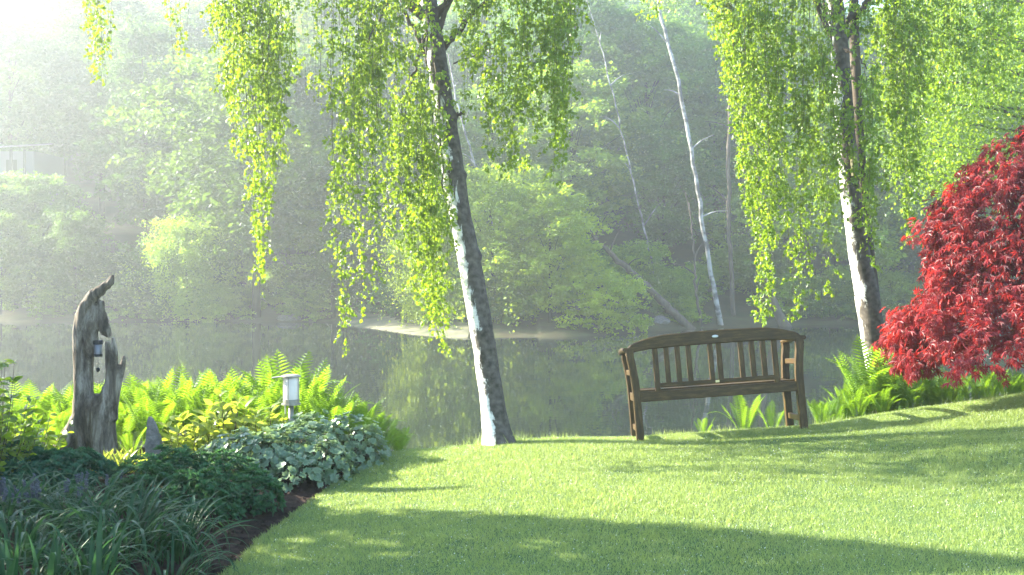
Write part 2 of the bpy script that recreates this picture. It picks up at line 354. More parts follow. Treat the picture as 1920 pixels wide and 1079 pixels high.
# ------------------------------------------------------------------ bench
def make_bench():
    bx, by = 1.755, 8.89
    t = thing('garden_bench', 'brown weathered teak bench with curved top rail, seen from behind on the lawn crest', 'bench', (bx, by, h1(bx, by)-.012))
    dzx = math.atan((h1(bx+.6, by+.25)-h1(bx-.6, by+.25))/1.2); dzy = math.atan((h1(bx, by+.5)-h1(bx, by))/.5)
    t.rotation_euler = (dzy*.9, -dzx, math.radians(-1.0))
    X = .682; D = .50
    def leg(s, y, top):
        p = spl([(s*X, y, 0), (s*X, y, .3), (s*(X+.003), y, .5), (s*(X+.018), y, .66), (s*(X+.03), y, .745), (s*(X+.028), y, top)], 22)
        m = MB(); beam(m, p, .064, np.interp(p[:, 2], [0, .45, .8], [.056, .06, .056]), (1, 0, 0)); return m
    for s in (-1, 1):
        leg(s, 0, .80).build('leg', M_teakv, t); leg(s, D, .765).build('leg', M_teakv, t)
        m = MB(); ap = spl([(s*(X+.045), -.02, .80), (s*(X+.052), .18, .80), (s*(X+.05), .4, .79), (s*(X+.04), .56, .775)], 14)
        beam(m, ap, .085, .036, (1, 0, 0), .012); m.build('armrest', M_teak, t)
        for z, hh in ((.605, .045), (.13, .05)):
            m = MB(); xx = s*(X+(.018 if z > .5 else 0)); beam(m, [(xx, .025, z), (xx, D-.025, z)], .03, hh, (1, 0, 0)); m.build('side_rung', M_teak, t)
        m = MB(); beam(m, [(s*X, .025, .395), (s*X, D-.025, .395)], .034, .07, (1, 0, 0)); m.build('side_rail', M_teak, t)
    # curved top rail
    p = spl([(-X-.036, 0, .765), (-X-.026, 0, .808), (-.60, 0, .85), (-.46, 0, .868), (-.2, 0, .876), (0, 0, .878), (.2, 0, .876), (.46, 0, .868), (.60, 0, .85), (X+.026, 0, .808), (X+.036, 0, .765)], 60)
    w_ = np.interp(np.abs(p[:, 0]), [0, .45, .62, .72], [.115, .108, .085, .065]); p[:, 2] -= .02
    m = MB(); beam(m, p, .042, w_, (0, 1, 0), .007); m.build('top_rail', M_teak, t)
    m = MB(); beam(m, [(-X+.028, 0, .40), (X-.028, 0, .40)], .036, .084, (0, 1, 0)); m.build('seat_rail', M_teak, t)
    m = MB(); beam(m, [(-X+.028, D, .40), (X-.028, D, .40)], .036, .07, (0, 1, 0)); m.build('seat_rail', M_teak, t)
    for s in (-1, 1):
        m = MB(); beam(m, [(s*.50, .003, .436), (s*.50, .003, .81)], .045, .03, (1, 0, 0)); m.build('back_post', M_teakv, t)
    m = MB(); beam(m, [(-.478, .003, .487), (.478, .003, .487)], .026, .036, (0, 1, 0)); m.build('lower_rail', M_teak, t)
    sm = MB(); beam(sm, [(0, 0, .503), (0, 0, .825)], .042, .028, (1, 0, 0), .003); sme = sm.mesh('back_slat', M_teakv)
    for x in (-.405, -.312, -.219, -.036, .036, .219, .312, .405): place('back_slat', sme, t, Matrix.Translation((x, .003, 0)))
    sm = MB(); beam(sm, [(-X+.03, 0, 0), (X-.03, 0, 0)], .066, .018, (0, 1, 0), .003); sme = sm.mesh('seat_slat', M_teak)
    for k in range(6): place('seat_slat', sme, t, Matrix.Translation((0, .062+k*.078, .448-.006*math.sin(k/5*math.pi))))
    m = MB(); lathe(m, [(0, .004), (.6, .004), (.9, .0025), (1, 0)], 24); V = m.V[0]; V[:, 0] *= .027; V[:, 1] *= .013
    m.V[0] = np.stack([V[:, 0], -V[:, 2]-.0225, V[:, 1]], 1); pl = m.build('oval_plaque', M_metal, t, smooth=True); pl.location = (0.012, 0, .861)
    m = MB(); box(m, (-.016, -.014, .477), (.016, -.0105, .497)); m.build('small_plate', M_brass, t)
make_bench()

# ------------------------------------------------------------------ birches
def px_path(pts, n=40):
    P = spl([(*W(x, y, d), r) for x, y, d, r in pts], n); return P[:, :3], P[:, 3]
def trunk_mesh(P, R, mat, root, knobs=(), n=28, amp=.07, sub=170):
    t = np.linspace(0, 1, len(P)); q = np.linspace(0, 1, sub)
    P = np.stack([np.interp(q, t, P[:, k]) for k in range(3)], 1); R = np.interp(q, t, R)
    mb = MB(); T = nrm(np.gradient(P, axis=0)); A = nrm(np.cross(T, np.array([0, 1, 0.]))); B = np.cross(T, A)
    th = np.linspace(0, 2*np.pi, n, endpoint=False); V = np.zeros((sub, n, 3))
    for i in range(sub):
        for j in range(n):
            dr = np.cos(th[j])*A[i]+np.sin(th[j])*B[i]; pt = P[i]+dr*R[i]
            s = noise.fractal(Vector(pt*np.array([9, 9, 4.5])), 1, 2, 4)*amp+noise.noise(Vector(pt*np.array([30, 30, 14])))*amp*.35
            for kz, ka, kr in knobs:
                s += kr*math.exp(-((P[i][2]-kz)/.035)**2)*max(0, math.cos(th[j]-ka))**3
            V[i, j] = P[i]+dr*R[i]*(1+s)
    i = np.arange(sub-1)[:, None]*n; j = np.arange(n)[None]; k = (j+1) % n
    mb.add(V.reshape(-1, 3), np.stack([i+j, i+k, i+n+k, i+n+j], -1).reshape(-1, 4))
    o = mb.build('trunk', mat, root, smooth=True); o.location = (0, 0, 0); return o
def curtain(root, xt, ht, xb, hb, yt, yb, d, n, dens=1.0, dd=.35, ragged=.45, leaf=.034):
    """one hanging branch: a sheaf of fine twigs with leaves, given by its outline in the photo at distance d"""
    tw = MB(); lf = MB()
    for k in range(max(n, 5)):
        u = RNG.uniform(-1, 1); dk = d+RNG.normal()*dd*.6; end = yb-(yb-yt)*ragged*RNG.random()**1.3*(1 if k else 0)
        top = np.array(W(xt+ht*u, yt-RNG.random()*40, dk)); ue = np.clip(u*.85+RNG.normal()*.3, -1.1, 1.1); f = (end-yt)/(yb-yt)
        xe = (xt+(xb-xt)*f)+ue*(ht+(hb-ht)*f); bot = np.array(W(xe, end, dk+RNG.normal()*.06))
        mid = (top*.55+bot*.45); mid[0] = mid[0]+RNG.normal()*.04
        L = np.linalg.norm(top-bot); m = max(6, int(L/.1)); P = spl([top, mid, bot], m); P[1:-1, 0] += np.cumsum(RNG.normal(size=m-2))*.008*np.sin(np.linspace(0, np.pi, m-2))
        tube(tw, P, np.linspace(.0018, .0008, m), 3, cap=False)
        # side sprays: short drooping twiglets, each carrying a run of leaves
        ns = max(3, int(L/.074*dens*(.7+.5*RNG.random()))); tone = np.clip(.5+.25*RNG.normal(), 0, 1)
        for q in range(ns):
            sp_ = RNG.random()**.9*(m-1.001); i0 = int(sp_); b0 = P[i0]+(P[i0+1]-P[i0])*(sp_-i0); ell = (.03+.17*RNG.random()**1.6)*min(1, .35+1.2*(L-(sp_/(m-1))*L)/max(L, .1)+.25)
            az = RNG.random()*6.283; e = b0+np.array([math.cos(az)*ell*.62, math.sin(az)*ell*.62, -ell*(.35+.8*RNG.random())]); c1 = (b0+e)/2+[0, 0, ell*.14]
            if ell > .08: tube(tw, [b0, c1, e], [.0009, .0008, .0006], 3, cap=False)
            kl = max(3, int(ell/.0105)); f = RNG.random(kl)[:, None]; base = b0*(1-f)**2+2*c1*f*(1-f)+e*f**2+RNG.normal(size=(kl, 3))*.009
            T = nrm((e-b0)/ell*.6+RNG.normal(size=(kl, 3))*.55+[0, 0, -.45]); sz = leaf*(.5+.8*RNG.random(kl))
            leaves(lf, base, T, rdir(kl), sz, sz*(.6+.3*RNG.random(kl)), np.clip(tone+.22*RNG.normal()+.12*RNG.normal(size=kl), 0, 1), .15)
    hb_ = tw.build('hanging_branch', M_twig, root); lf.build('leaves', M_birch, hb_, kind='stuff')
    return np.array(W(xt, yt-20, d))
def bough(root, a, b, r0, r1=.006, sag=.25, mat=None):
    a = np.array(a); b = np.array(b); m = (a+b)/2; m[2] += sag*np.linalg.norm(b-a)
    P = spl([a, m, b], 16); P[2:-1] += RNG.normal(size=(13, 3))*.012; mb = MB(); tube(mb, P, np.linspace(r0, r1, 16), 7)
    mb.build('branch', mat or M_trunk, root, smooth=True)
def crown_cloud(root, c, r, n, leaf=.035, mat=None, name='crown'):
    lf = MB(); k = max(8, n//70); cc = rdir(k)*(RNG.random((k, 1))**.4)*np.array(r)*.85+np.array(c)
    idx = RNG.integers(0, k, n); P = cc[idx]+RNG.normal(size=(n, 3))*[.22, .22, .35]
    sz = leaf*(.7+.6*RNG.random(n)); leaves(lf, P, nrm(rdir(n)+[0, 0, -.9]), rdir(n), sz, sz*.8, RNG.random(n), .15)
    return lf.build(name, mat or M_birch, root, kind='stuff')

def birch_one():
    root = thing('birch_tree', 'leaning birch with rough black and white trunk, left of the bench at the lawn crest', 'tree')
    P, R = px_path([(937, 838, 9.15, .155), (933, 822, 9.16, .130), (930, 800, 9.17, .118), (918, 720, 9.20, .103), (900, 600, 9.23, .100), (882, 500, 9.26, .098), (863, 400, 9.30, .094), (845, 290, 9.34, .098), (830, 190, 9.38, .092), (818, 100, 9.40, .085),
                    (805, 20, 9.42, .08), (792, -120, 9.55, .07), (775, -320, 9.6, .055), (765, -620, 9.65, .03), (760, -850, 9.7, .012)], 60)
    zk = lambda py: EYE-(py-HOR)/F*9.4
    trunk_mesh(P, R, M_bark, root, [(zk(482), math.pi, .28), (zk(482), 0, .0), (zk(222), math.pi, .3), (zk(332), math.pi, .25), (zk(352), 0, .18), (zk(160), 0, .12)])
    tp = lambda py: P[np.argmin(np.abs(P[:, 2]-(EYE-(py-HOR)/F*9.5)))]
    specs = [ # xt, ht, xb, hb, yt, yb, d, n, dens
        (165, 45, 195, 14, -60, 168, 8.71, 11, .8), (345, 26, 338, 10, -60, 130, 8.88, 5, .5),
        (455, 85, 470, 55, -60, 300, 8.65, 30, .95), (480, 60, 490, 16, -60, 545, 8.65, 17, .95), (430, 40, 425, 20, -60, 230, 8.82, 8, .9), (520, 30, 520, 14, -60, 330, 8.82, 8, .8),
        (585, 45, 580, 20, -60, 215, 8.98, 9, .6), (650, 32, 652, 16, -60, 655, 8.60, 13, .95), (690, 22, 690, 14, 100, 592, 8.65, 6, .9),
        (680, 60, 660, 45, -60, 340, 8.88, 18, .9), (735, 55, 730, 40, -60, 440, 9.04, 20, 1), (800, 35, 815, 30, 150, 640, 9.04, 20, 1.1), (765, 40, 790, 35, 200, 560, 9.15, 16, 1), (835, 12, 830, 8, 400, 665, 9.04, 4, .8),
        (775, 50, 765, 45, -60, 140, 8.63, 11, .9), (905, 45, 905, 40, -60, 240, 8.93, 11, .8), (955, 50, 950, 35, -60, 350, 9.04, 22, .95), (1045, 45, 1040, 18, -60, 345, 8.77, 22, 1),
        (1020, 50, 1015, 30, -60, 260, 9.04, 15, 1), (1085, 20, 1080, 10, -60, 130, 8.88, 6, .8), (870, 25, 865, 20, -60, 130, 8.71, 8, .9)]
    for q, s in enumerate(specs):
        top = curtain(root, *s); dx = abs(top[0]-tp(0)[0])
        start = tp(60 if q % 3 == 0 else -40-dx*90)
        bough(root, start, top, .022+.006*dx, .005, .28 if dx > .6 else .1, M_trunk)
    for a, b, r in (((812, 140, 9.45), (757, 20, 9.3), .032), ((830, 92, 9.45), (925, -8, 9.2), .034), ((822, 60, 9.4), (880, -60, 9.3), .028), ((845, 225, 9.4), (870, 214, 9.3), .02), ((830, 290, 9.4), (745, 240, 9.6), .008), ((850, 120, 9.4), (950, 90, 9.5), .008)):
        A, B = W(*a), W(*b); bough(root, A, B, r, r*.45, .06)
    crown_cloud(root, (-1.0, 9.7, 5.6), (2.2, 1.6, 1.4), 7000, .04)
birch_one()
def birch_two():
    root = thing('birch_tree', 'birch with pale trunk standing between the bench and the red maple', 'tree')
    d = 10.6
    P, R = px_path([(1662, 800, d, .135), (1652, 720, d, .125), (1640, 650, d, .118), (1628, 570, d, .118), (1612, 480, d, .105), (1597, 380, d, .095), (1588, 290, d, .092), (1582, 190, d, .092), (1574, 90, d, .085), (1566, 0, d, .078),
                    (1552, -150, d, .065), (1540, -400, d, .04), (1535, -650, d, .012)], 50)
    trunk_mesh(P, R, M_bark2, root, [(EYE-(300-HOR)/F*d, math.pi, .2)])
    m = MB(); p0 = np.array(W(1600, 270, d-.12)); p1 = np.array(W(1604, 330, d-.12)); beam(m, [p0, p1], .075, .035, (1, 0, 0), .012); m.build('bare_stub', M_sand, root)
    # second stem behind the first
    P2, R2 = px_path([(1650, 760, d+.2, .10), (1640, 600, d+.2, .08), (1622, 420, d+.22, .06), (1610, 250, d+.25, .055), (1603, 100, d+.25, .05), (1600, -100, d+.3, .04), (1600, -300, d+.3, .01)], 40)
    o = trunk_mesh(P2, R2, M_trunk, root, n=14, sub=60); o.name = 'stem'
    tp = lambda py: P[np.argmin(np.abs(P[:, 2]-(EYE-(py-HOR)/F*d)))]
    specs = [(1345, 45, 1400, 25, -60, 250, d-.3, 20, 1), (1375, 50, 1425, 22, -60, 430, d-.5, 18, .9), (1425, 50, 1440, 35, -60, 610, d-.3, 20, .9), (1475, 45, 1490, 35, -60, 600, d-.2, 17, .85), (1525, 40, 1535, 28, -60, 560, d-.4, 15, .85),
             (1400, 60, 1430, 40, -60, 330, d+.2, 10, .8), (1500, 60, 1500, 40, -60, 350, d+.3, 10, .8), (1330, 30, 1340, 12, -60, 60, d, 8, .9), (1560, 30, 1600, 14, 120, 460, d-.4, 9, .9), (1625, 22, 1630, 14, 150, 500, d-.5, 11, 1),
             (1655, 35, 1665, 22, -60, 380, d+.1, 16, .95), (1715, 40, 1708, 12, -60, 480, d-.1, 13, .9), (1690, 40, 1690, 30, -60, 330, d+.4, 18, 1), (1600, 40, 1610, 25, -60, 120, d-.4, 12, 1), (1760, 45, 1760, 30, -60, 250, d+.5, 18, 1),
             (1830, 45, 1830, 30, -60, 200, d+.4, 16, 1), (1895, 40, 1890, 30, -60, 190, d+.6, 14, 1), (1235, 25, 1225, 14, -60, 40, d, 7, .9)]
    for q, s in enumerate(specs):
        top = curtain(root, *s, leaf=.038); dx = abs(top[0]-tp(0)[0]); bough(root, tp(80 if q % 3 == 0 else -40-dx*90), top, .02+.006*dx, .005, .28 if dx > .6 else .1)
    bough(root, W(1590, 40, d), W(1665, -30, d-.2), .035, .02, .02)
    crown_cloud(root, (3.2, 10.8, 6.2), (2.2, 1.6, 1.4), 7000, .04)
birch_two()

# mid-distance leafy tree on the near bank to the right, its branches reach into the frame
def bank_tree():
    base = (9.9, 17.5); root = thing('leafy_tree', 'leafy green tree at the right edge, behind the top of the red maple', 'tree')
    z0 = h1(*base)
    m = MB(); tube(m, spl([(base[0], base[1], z0-.3), (9.7, 17.3, 1.5), (9.4, 17.2, 5), (9.3, 17.2, 9)], 20), np.linspace(.22, .05, 20), 10, jit=.1); m.build('trunk', M_trunk, root, smooth=True)
    for k in range(26):
        px, py = [(1745, 60), (1790, 120), (1840, 60), (1900, 90), (1745, 190), (1800, 230), (1850, 190), (1905, 200), (1790, 300), (1700, 150), (1730, 270), (1880, 290), (1860, 130), (1920, 30), (1770, -30), (1850, -40), (1960, 150), (1990, 260), (2040, 90), (2060, 300), (1960, 0), (2120, 180), (1820, 340), (1690, 50), (2020, 380), (1755, 340)][k]
        c = np.array(W(px, py, 16.2+RNG.random()*1.6)); n = 950
        bough(root, (9.4, 17.2, max(c[2]-.8, .4)), c, .05, .008, .08)
        P = c+RNG.normal(size=(n, 3))*[.34, .4, .26]; lf = MB(); sz = .06*(.6+.6*RNG.random(n))
        leaves(lf, P, nrm(rdir(n)+[0, 0, -.6]), nrm(rdir(n)+[0, 0, 1.]), sz, sz*.75, np.clip(RNG.random()*.5+.5*RNG.random(n), 0, 1), .15)
        lf.build('leaf_spray', M_birch, root, kind='stuff')
bank_tree()

# ------------------------------------------------------------------ the wooded far bank
def proto_tree(kind, height, width, nclump, nleaf, leafsz, trunk_r, crown_lo=.25, mat=M_far, tmat=None, lean=0):
    """one tree standing at the origin: trunk, crown; returned as two meshes"""
    tr = MB(); lf = MB(); top = np.array([lean*height, 0, height*.93])
    P = spl([(0, 0, -.6), (lean*height*.25, RNG.normal()*.1, height*.35), top], 14); tube(tr, P, np.linspace(trunk_r, trunk_r*.15, 14), 7)
    lo = height*crown_lo
    for k in range(nclump):
        f = (k+.5)/nclump; z = lo+(height-lo)*f**.9
        if kind == 'round': prof = math.sqrt(max(.05, 1-(2*f-.95)**2))
        elif kind == 'cone': prof = (1-f)*.95+.08
        elif kind == 'weep': prof = .55+.5*math.sin(f*math.pi)
        elif kind == 'bush': prof = math.sqrt(max(.08, 1-f**2))
        else: prof = .6+.4*math.sin(f*3)
        a = k*2.39996+RNG.normal()*.4; rr = width/2*prof*(.35+.8*RNG.random())*(1+.22*math.sin(a*2+z*1.3)+.12*math.sin(a*5+z*2))
        st = P[min(13, int(z/height*11))]; c = np.array([st[0]+rr*math.cos(a), st[1]+rr*math.sin(a), z])
        if k % 5 == 0 and f > .25: tube(tr, [st-[0, 0, rr*.35], (st+c)/2, c], [trunk_r*.16, trunk_r*.10, trunk_r*.04], 4, cap=False)
        sp = width*.085*(.5+.8*RNG.random())*(1 if kind != 'cone' else .8)
        n = int(nleaf*(.6+.8*RNG.random())); sub = RNG.normal(size=(8, 3))*sp*[1.5, 1.5, .45]; Q = c+sub[RNG.integers(0, 8, n)]+RNG.normal(size=(n, 3))*sp*[.42, .42, .2]
        if kind == 'weep': Q[:, 2] -= RNG.random(n)**2*height*.16
        if kind == 'cone': Q[:, 2] -= np.hypot(Q[:, 0]-st[0], Q[:, 1]-st[1])*.25
        nm = nrm(rdir(n)*.8+[0, 0, 1.]); T = nrm(np.cross(nm, rdir(n))+[0, 0, -.25])
        sz = leafsz*(.6+.8*RNG.random(n)); leaves(lf, Q, T, nm, sz, sz*.75, np.clip(.9*RNG.random()+.25*RNG.random(n)-.05, 0, 1), .12)
    return tr.mesh('trunk', M_ftrunk, True), lf.mesh('crown', mat)
PT = {'round_a': proto_tree('round', 12, 8, 110, 230, .25, .22), 'round_b': proto_tree('round', 14, 7, 110, 220, .25, .24, .3), 'tall': proto_tree('tall', 16, 5.5, 105, 210, .24, .22, .22, lean=.04),
      'cone': proto_tree('cone', 13, 5.5, 120, 200, .22, .2, .1), 'weep': proto_tree('weep', 7, 6, 100, 260, .17, .16, .12, lean=-.06), 'bush': proto_tree('bush', 3.2, 4.2, 50, 200, .15, .06, .05),
      'round_c': proto_tree('round', 9, 6, 95, 220, .22, .16, .15)}
HT = {'round_a': 12, 'round_b': 14, 'tall': 16, 'cone': 13, 'weep': 7, 'bush': 3.2, 'round_c': 9}
def far_tree(key, x, y, s=1, tint=(1, 1, 1), label='', group=None, name='forest_tree', cat='tree', sx=1, rz=None):
    t = thing(name, label, cat, (x, y, h1(x, y)-.1), group, RNG.random()*6.28 if rz is None else rz)
    t.scale = (s*sx, s*sx, s)
    a = link('trunk', PT[key][0], t); b = link('crown', PT[key][1], t, 'stuff'); b.color = (*tint, 1); return t
def fx(px, D): return (px-960)/F*D
# named ones on the shore
far_tree('round_c', fx(1030, 44), 44, .62, (2.4, 1.95, .8), 'bright yellow-green tree drooping over the water, right of the leaning birch trunk', name='shore_tree', sx=1.0)
far_tree('weep', fx(925, 45), 45.5, .95, (2.3, 1.9, .8), 'light green tree on the far shore directly behind the leaning birch trunk', name='shore_tree', sx=.85)
far_tree('weep', fx(800, 46), 46, .7, (2.4, 1.95, .8), 'small bright tree on the far gravel spit left of the leaning birch trunk', name='shore_tree', sx=.7)
far_tree('bush', fx(1148, 42.5), 43.3, .72, (2.6, 2.1, .8), 'low yellow-green bush overhanging the pond just left of the bench', name='shore_bush', cat='bush')
far_tree('weep', fx(355, 52), 51.8, .72, (2.1, 1.9, 1.1), 'pale yellow willow on the far left shore, hazy in the morning light', name='shore_tree', sx=.85)
far_tree('bush', fx(410, 51.8), 51.6, .55, (1.9, 1.8, 1.1), 'small pale bush at the foot of the hazy left shore willow', name='shore_bush', cat='bush')
far_tree('bush', fx(742, 50), 50, .6, (.8, 1.1, .9), 'rounded blue-green bush above the gravel spit', name='shore_bush', cat='bush')
far_tree('bush', fx(1265, 47), 48, .5, (1.2, 1.2, .8), 'low bush on the far bank behind the left half of the bench', name='shore_bush', cat='bush')
far_tree('bush', fx(1560, 50), 50.5, .55, (1, 1.1, .8), 'low bush on the far bank left of the pale birch trunk', name='shore_bush', cat='bush')
far_tree('bush', fx(1760, 51), 52, .6, (.9, 1.05, .8), 'dark bush on the far bank behind the red maple', name='shore_bush', cat='bush')
# thin pale stems
def far_stem(label, pts, mat, cat='tree', name='thin_birch', crown=None, thin=1):
    root = thing(name, label, cat); P, R = px_path(pts, 30); R = R*thin*(.75 if mat is M_bark3 else 1); P[3:-2] += RNG.normal(size=(25, 3))*.03
    mb = MB(); tube(mb, P, R, 8, jit=.15); mb.build('trunk', mat, root, smooth=True)
    for k in (8, 13, 17, 21, 25):
        b = P[k]+[RNG.uniform(-1.2, 1.2), RNG.normal()*.3, RNG.uniform(.2, 1.4)]; mb = MB(); tube(mb, spl([P[k], (P[k]+b)/2+[0, 0, .1], b], 6), [.04, .035, .03, .02, .015, .01], 5); mb.build('branch', mat, root)
    if crown: crown_cloud(root, P[-4], crown, 2600, .13, M_birch)
far_stem('tall white birch stem leaning left on the far bank above the middle of the bench', [(1352, 612, 47.6, .17), (1325, 470, 47.6, .13), (1298, 300, 47.7, .12), (1268, 140, 47.8, .105), (1238, 20, 48, .09), (1215, -120, 48, .04)], M_bark3, crown=(2.2, 2, 1.8))
far_stem('faint pale thin birch stem on the far bank, above the left end of the bench', [(1240, 590, 51, .1), (1215, 460, 51, .085), (1180, 310, 51, .07), (1155, 200, 51, .065), (1125, 80, 51, .045), (1100, 0, 51, .02)], M_bark3, thin=.7)
far_stem('pale hazy birch stem seen just right of the leaning birch trunk', [(960, 600, 47, .1), (925, 420, 47, .085), (895, 320, 47, .07), (860, 200, 47, .05), (840, 100, 47, .03)], M_bark3)
far_stem('dark trunk leaning steeply left over the far bank, above the left bench end', [(1300, 622, 46.5, .19), (1240, 565, 46.3, .16), (1185, 512, 46, .14), (1130, 462, 45.8, .09), (1090, 410, 45.6, .04)], M_trunk, name='leaning_tree')
far_stem('short dark leaning trunk on the far bank above the right end of the bench', [(1478, 622, 48, .28), (1455, 580, 48, .2), (1440, 520, 48, .17), (1425, 420, 48.2, .12), (1418, 300, 48.4, .08), (1415, 150, 48.5, .03)], M_trunk, name='leaning_tree')
far_stem('dark upright thin trunk on the far bank, behind the right birch strands', [(1375, 605, 50, .12), (1368, 450, 50, .1), (1366, 280, 50, .09), (1372, 100, 50, .05)], M_trunk, name='thin_tree')
far_stem('thin dark sapling just left of the white birch stem on the far bank', [(1316, 618, 47, .07), (1305, 540, 47, .06), (1300, 450, 47, .04), (1292, 380, 47, .02)], M_trunk, name='thin_tree')
# rocks on the far bank
def rock(x, y, s, label):
    bm = bmesh.new(); bmesh.ops.create_icosphere(bm, subdivisions=3, radius=1)
    sd_ = random.random()*50
    for v in bm.verts: v.co *= 1+.35*noise.noise(v.co*1.1+Vector((sd_, 0, 0)))+.1*noise.noise(v.co*3+Vector((sd_, 0, 0))); v.co = Vector((v.co.x*s[0], v.co.y*s[1], v.co.z*s[2]))
    me = bpy.data.meshes.new('rock'); bm.to_mesh(me); bm.free(); me.materials.append(M_stone)
    o = link('rock', me, loc=(x, y, h1(x, y)+s[2]*.3)); tag(o, label, 'rock')
rock(fx(545, 52), 51.6, (.6, .4, .22), 'low pale boulder on the far shore near the middle left birch strand')
rock(fx(1235, 47), 46.6, (.4, .4, .2), 'small boulder at the far waterline left of the leaning dark trunk')
# hillside wood
labs_b = 'leafy understorey bush in the belt along the far bank of the pond'
def fzone(p): return 'beyond the left edge' if p < 0 else 'above the driftwood' if p < 300 else 'behind the left strands' if p < 640 else 'behind the leaning birch' if p < 1000 else 'above the bench' if p < 1400 else 'behind the pale birch' if p < 1700 else 'above the red maple' if p < 1920 else 'beyond the right edge'
def forest():
    labs = {'round_a': 'broad hazy tree of the far wood', 'round_b': 'tall round tree of the far wood', 'round_c': 'smaller hazy tree of the far wood',
            'tall': 'narrow hazy tree of the far wood', 'cone': 'dark hazy conifer of the far wood', 'bush': 'hazy bush of the far wood'}
    rows = [(54, 5.2, ['round_c', 'bush', 'round_a', 'round_c'], (34)), (60, 5.4, ['round_a', 'cone', 'tall', 'round_c', 'round_b'], 38), (68, 5.6, ['round_b', 'tall', 'cone', 'round_a'], 42), (77, 6, ['tall', 'round_b', 'cone', 'round_a'], 48), (87, 6.4, ['tall', 'round_b', 'cone'], 54), (98, 7, ['round_b', 'tall'], 60), (109, 7, ['round_b', 'tall', 'round_a'], 66)]
    for ri, (D, sp, kinds, xm) in enumerate(rows):
        x = -xm+RNG.random()*3
        while x < xm:
            k = kinds[RNG.integers(len(kinds))]; yy = D+RNG.normal()*1.5; xx = x
            s = .8+.35*RNG.random()+(.25 if ri > 4 and xx < -20 else 0); px = 960+xx/yy*F
            if ri == 0 and 1180 < px < 1420: s *= .6
            left = px < 700
            if k == 'cone': tint = (.55, .75, .7)
            else:
                g = RNG.random()**1.5; tint = (.8+1.1*g, 1+.8*g, .85)
                
            if ri == 0 and RNG.random() < .25: tint = (1.6, 1.5, .9)
            if left: tint = tuple(.6*c for c in tint)
            if ri == 0 and px < 150: s *= .5; k = 'round_c'
            if not (0 < ri < 2 and px < 130):
                far_tree(k, xx, yy, s, tint, labs[k]+', '+('waterside', 'second row', 'third row', 'mid-slope', 'upper slope', 'hilltop', 'skyline')[ri]+', '+fzone(px), {'bush': 'understorey bushes of the far wood'}.get(k, 'trees of the hillside wood: '+k.replace('_', ' ').replace(' a', ' broad').replace(' b', ' tall').replace(' c', ' small')))
            x += sp*(.7+.6*RNG.random())
forest()
for k_ in range(46):
    px_ = 40+k_*40+RNG.normal()*12; D_ = shore(fx(px_, 48))+1.2+RNG.random()*8; g_ = RNG.random()
    if 640 < px_ < 860: D_ += 7
    far_tree('bush', fx(px_, D_), D_, .35+.45*RNG.random(), (1+1.2*g_, 1.1+.9*g_, .8), ('bright' if g_ > .5 else 'dull')+' green bush, far bank, '+('waterside, ' if D_-shore(fx(px_, D_)) < 5 else 'up the slope, ')+fzone(px_), 'understorey bushes along the far bank', name='shore_bush', cat='bush')
def far_house():
    D = 60; x0, x1 = fx(-60, D), fx(64, D); z1 = W(0, 284, D)[2]; z0 = W(0, 350, D)[2]
    t = thing('lakeside_house', 'hazy white house with a bright eave among the trees at the left edge', 'house', ((x0+x1)/2, D, z0))
    hw = (x1-x0)/2; g = h1((x0+x1)/2, D)-z0-.5
    m = MB(); box(m, (-hw, 0, g), (hw, 4, z1-z0)); m.build('wall', M_wall, t)
    m = MB(); m.add([(-hw-.4, -1.2, z1-z0+.02), (hw+1.3, -1.2, z1-z0+.32), (hw+1.3, -.6, z1-z0+.40), (-hw-.4, -.6, z1-z0+.10), (-hw-.4, -1.2, z1-z0-.02), (hw+1.3, -1.2, z1-z0+.28), (hw+1.3, -.6, z1-z0+.30), (-hw-.4, -.6, z1-z0)],
                    [(0, 1, 2, 3), (7, 6, 5, 4), (0, 4, 5, 1), (1, 5, 6, 2), (2, 6, 7, 3), (3, 7, 4, 0)]); m.build('roof', M_roof, t)
    for x in (-.9, .1, 1.0, 1.75):
        m = MB(); box(m, (x-.06, -1.0, g), (x+.06, -.88, z1-z0)); m.build('post', M_dark, t)
    for x in (-.5, .6):
        m = MB(); box(m, (x-.3, -.03, .5), (x+.3, -.003, 1.5)); m.build('window', M_dark, t)
    m = MB(); box(m, (-hw, -.95, .45), (hw, -.9, .52)); m.build('railing', M_dark, t)
far_house()
for px_, lab_ in ((-15, 'small hazy tree below the house, at the left edge'), (10, 'hazy tree in front of the house at the left edge'), (35, 'small hazy tree directly below the house front'), (80, 'small hazy tree below the right end of the house')):
    far_tree('round_c', fx(px_, 57), 57, .74, (1, 1.1, .9), lab_, name='shore_tree')

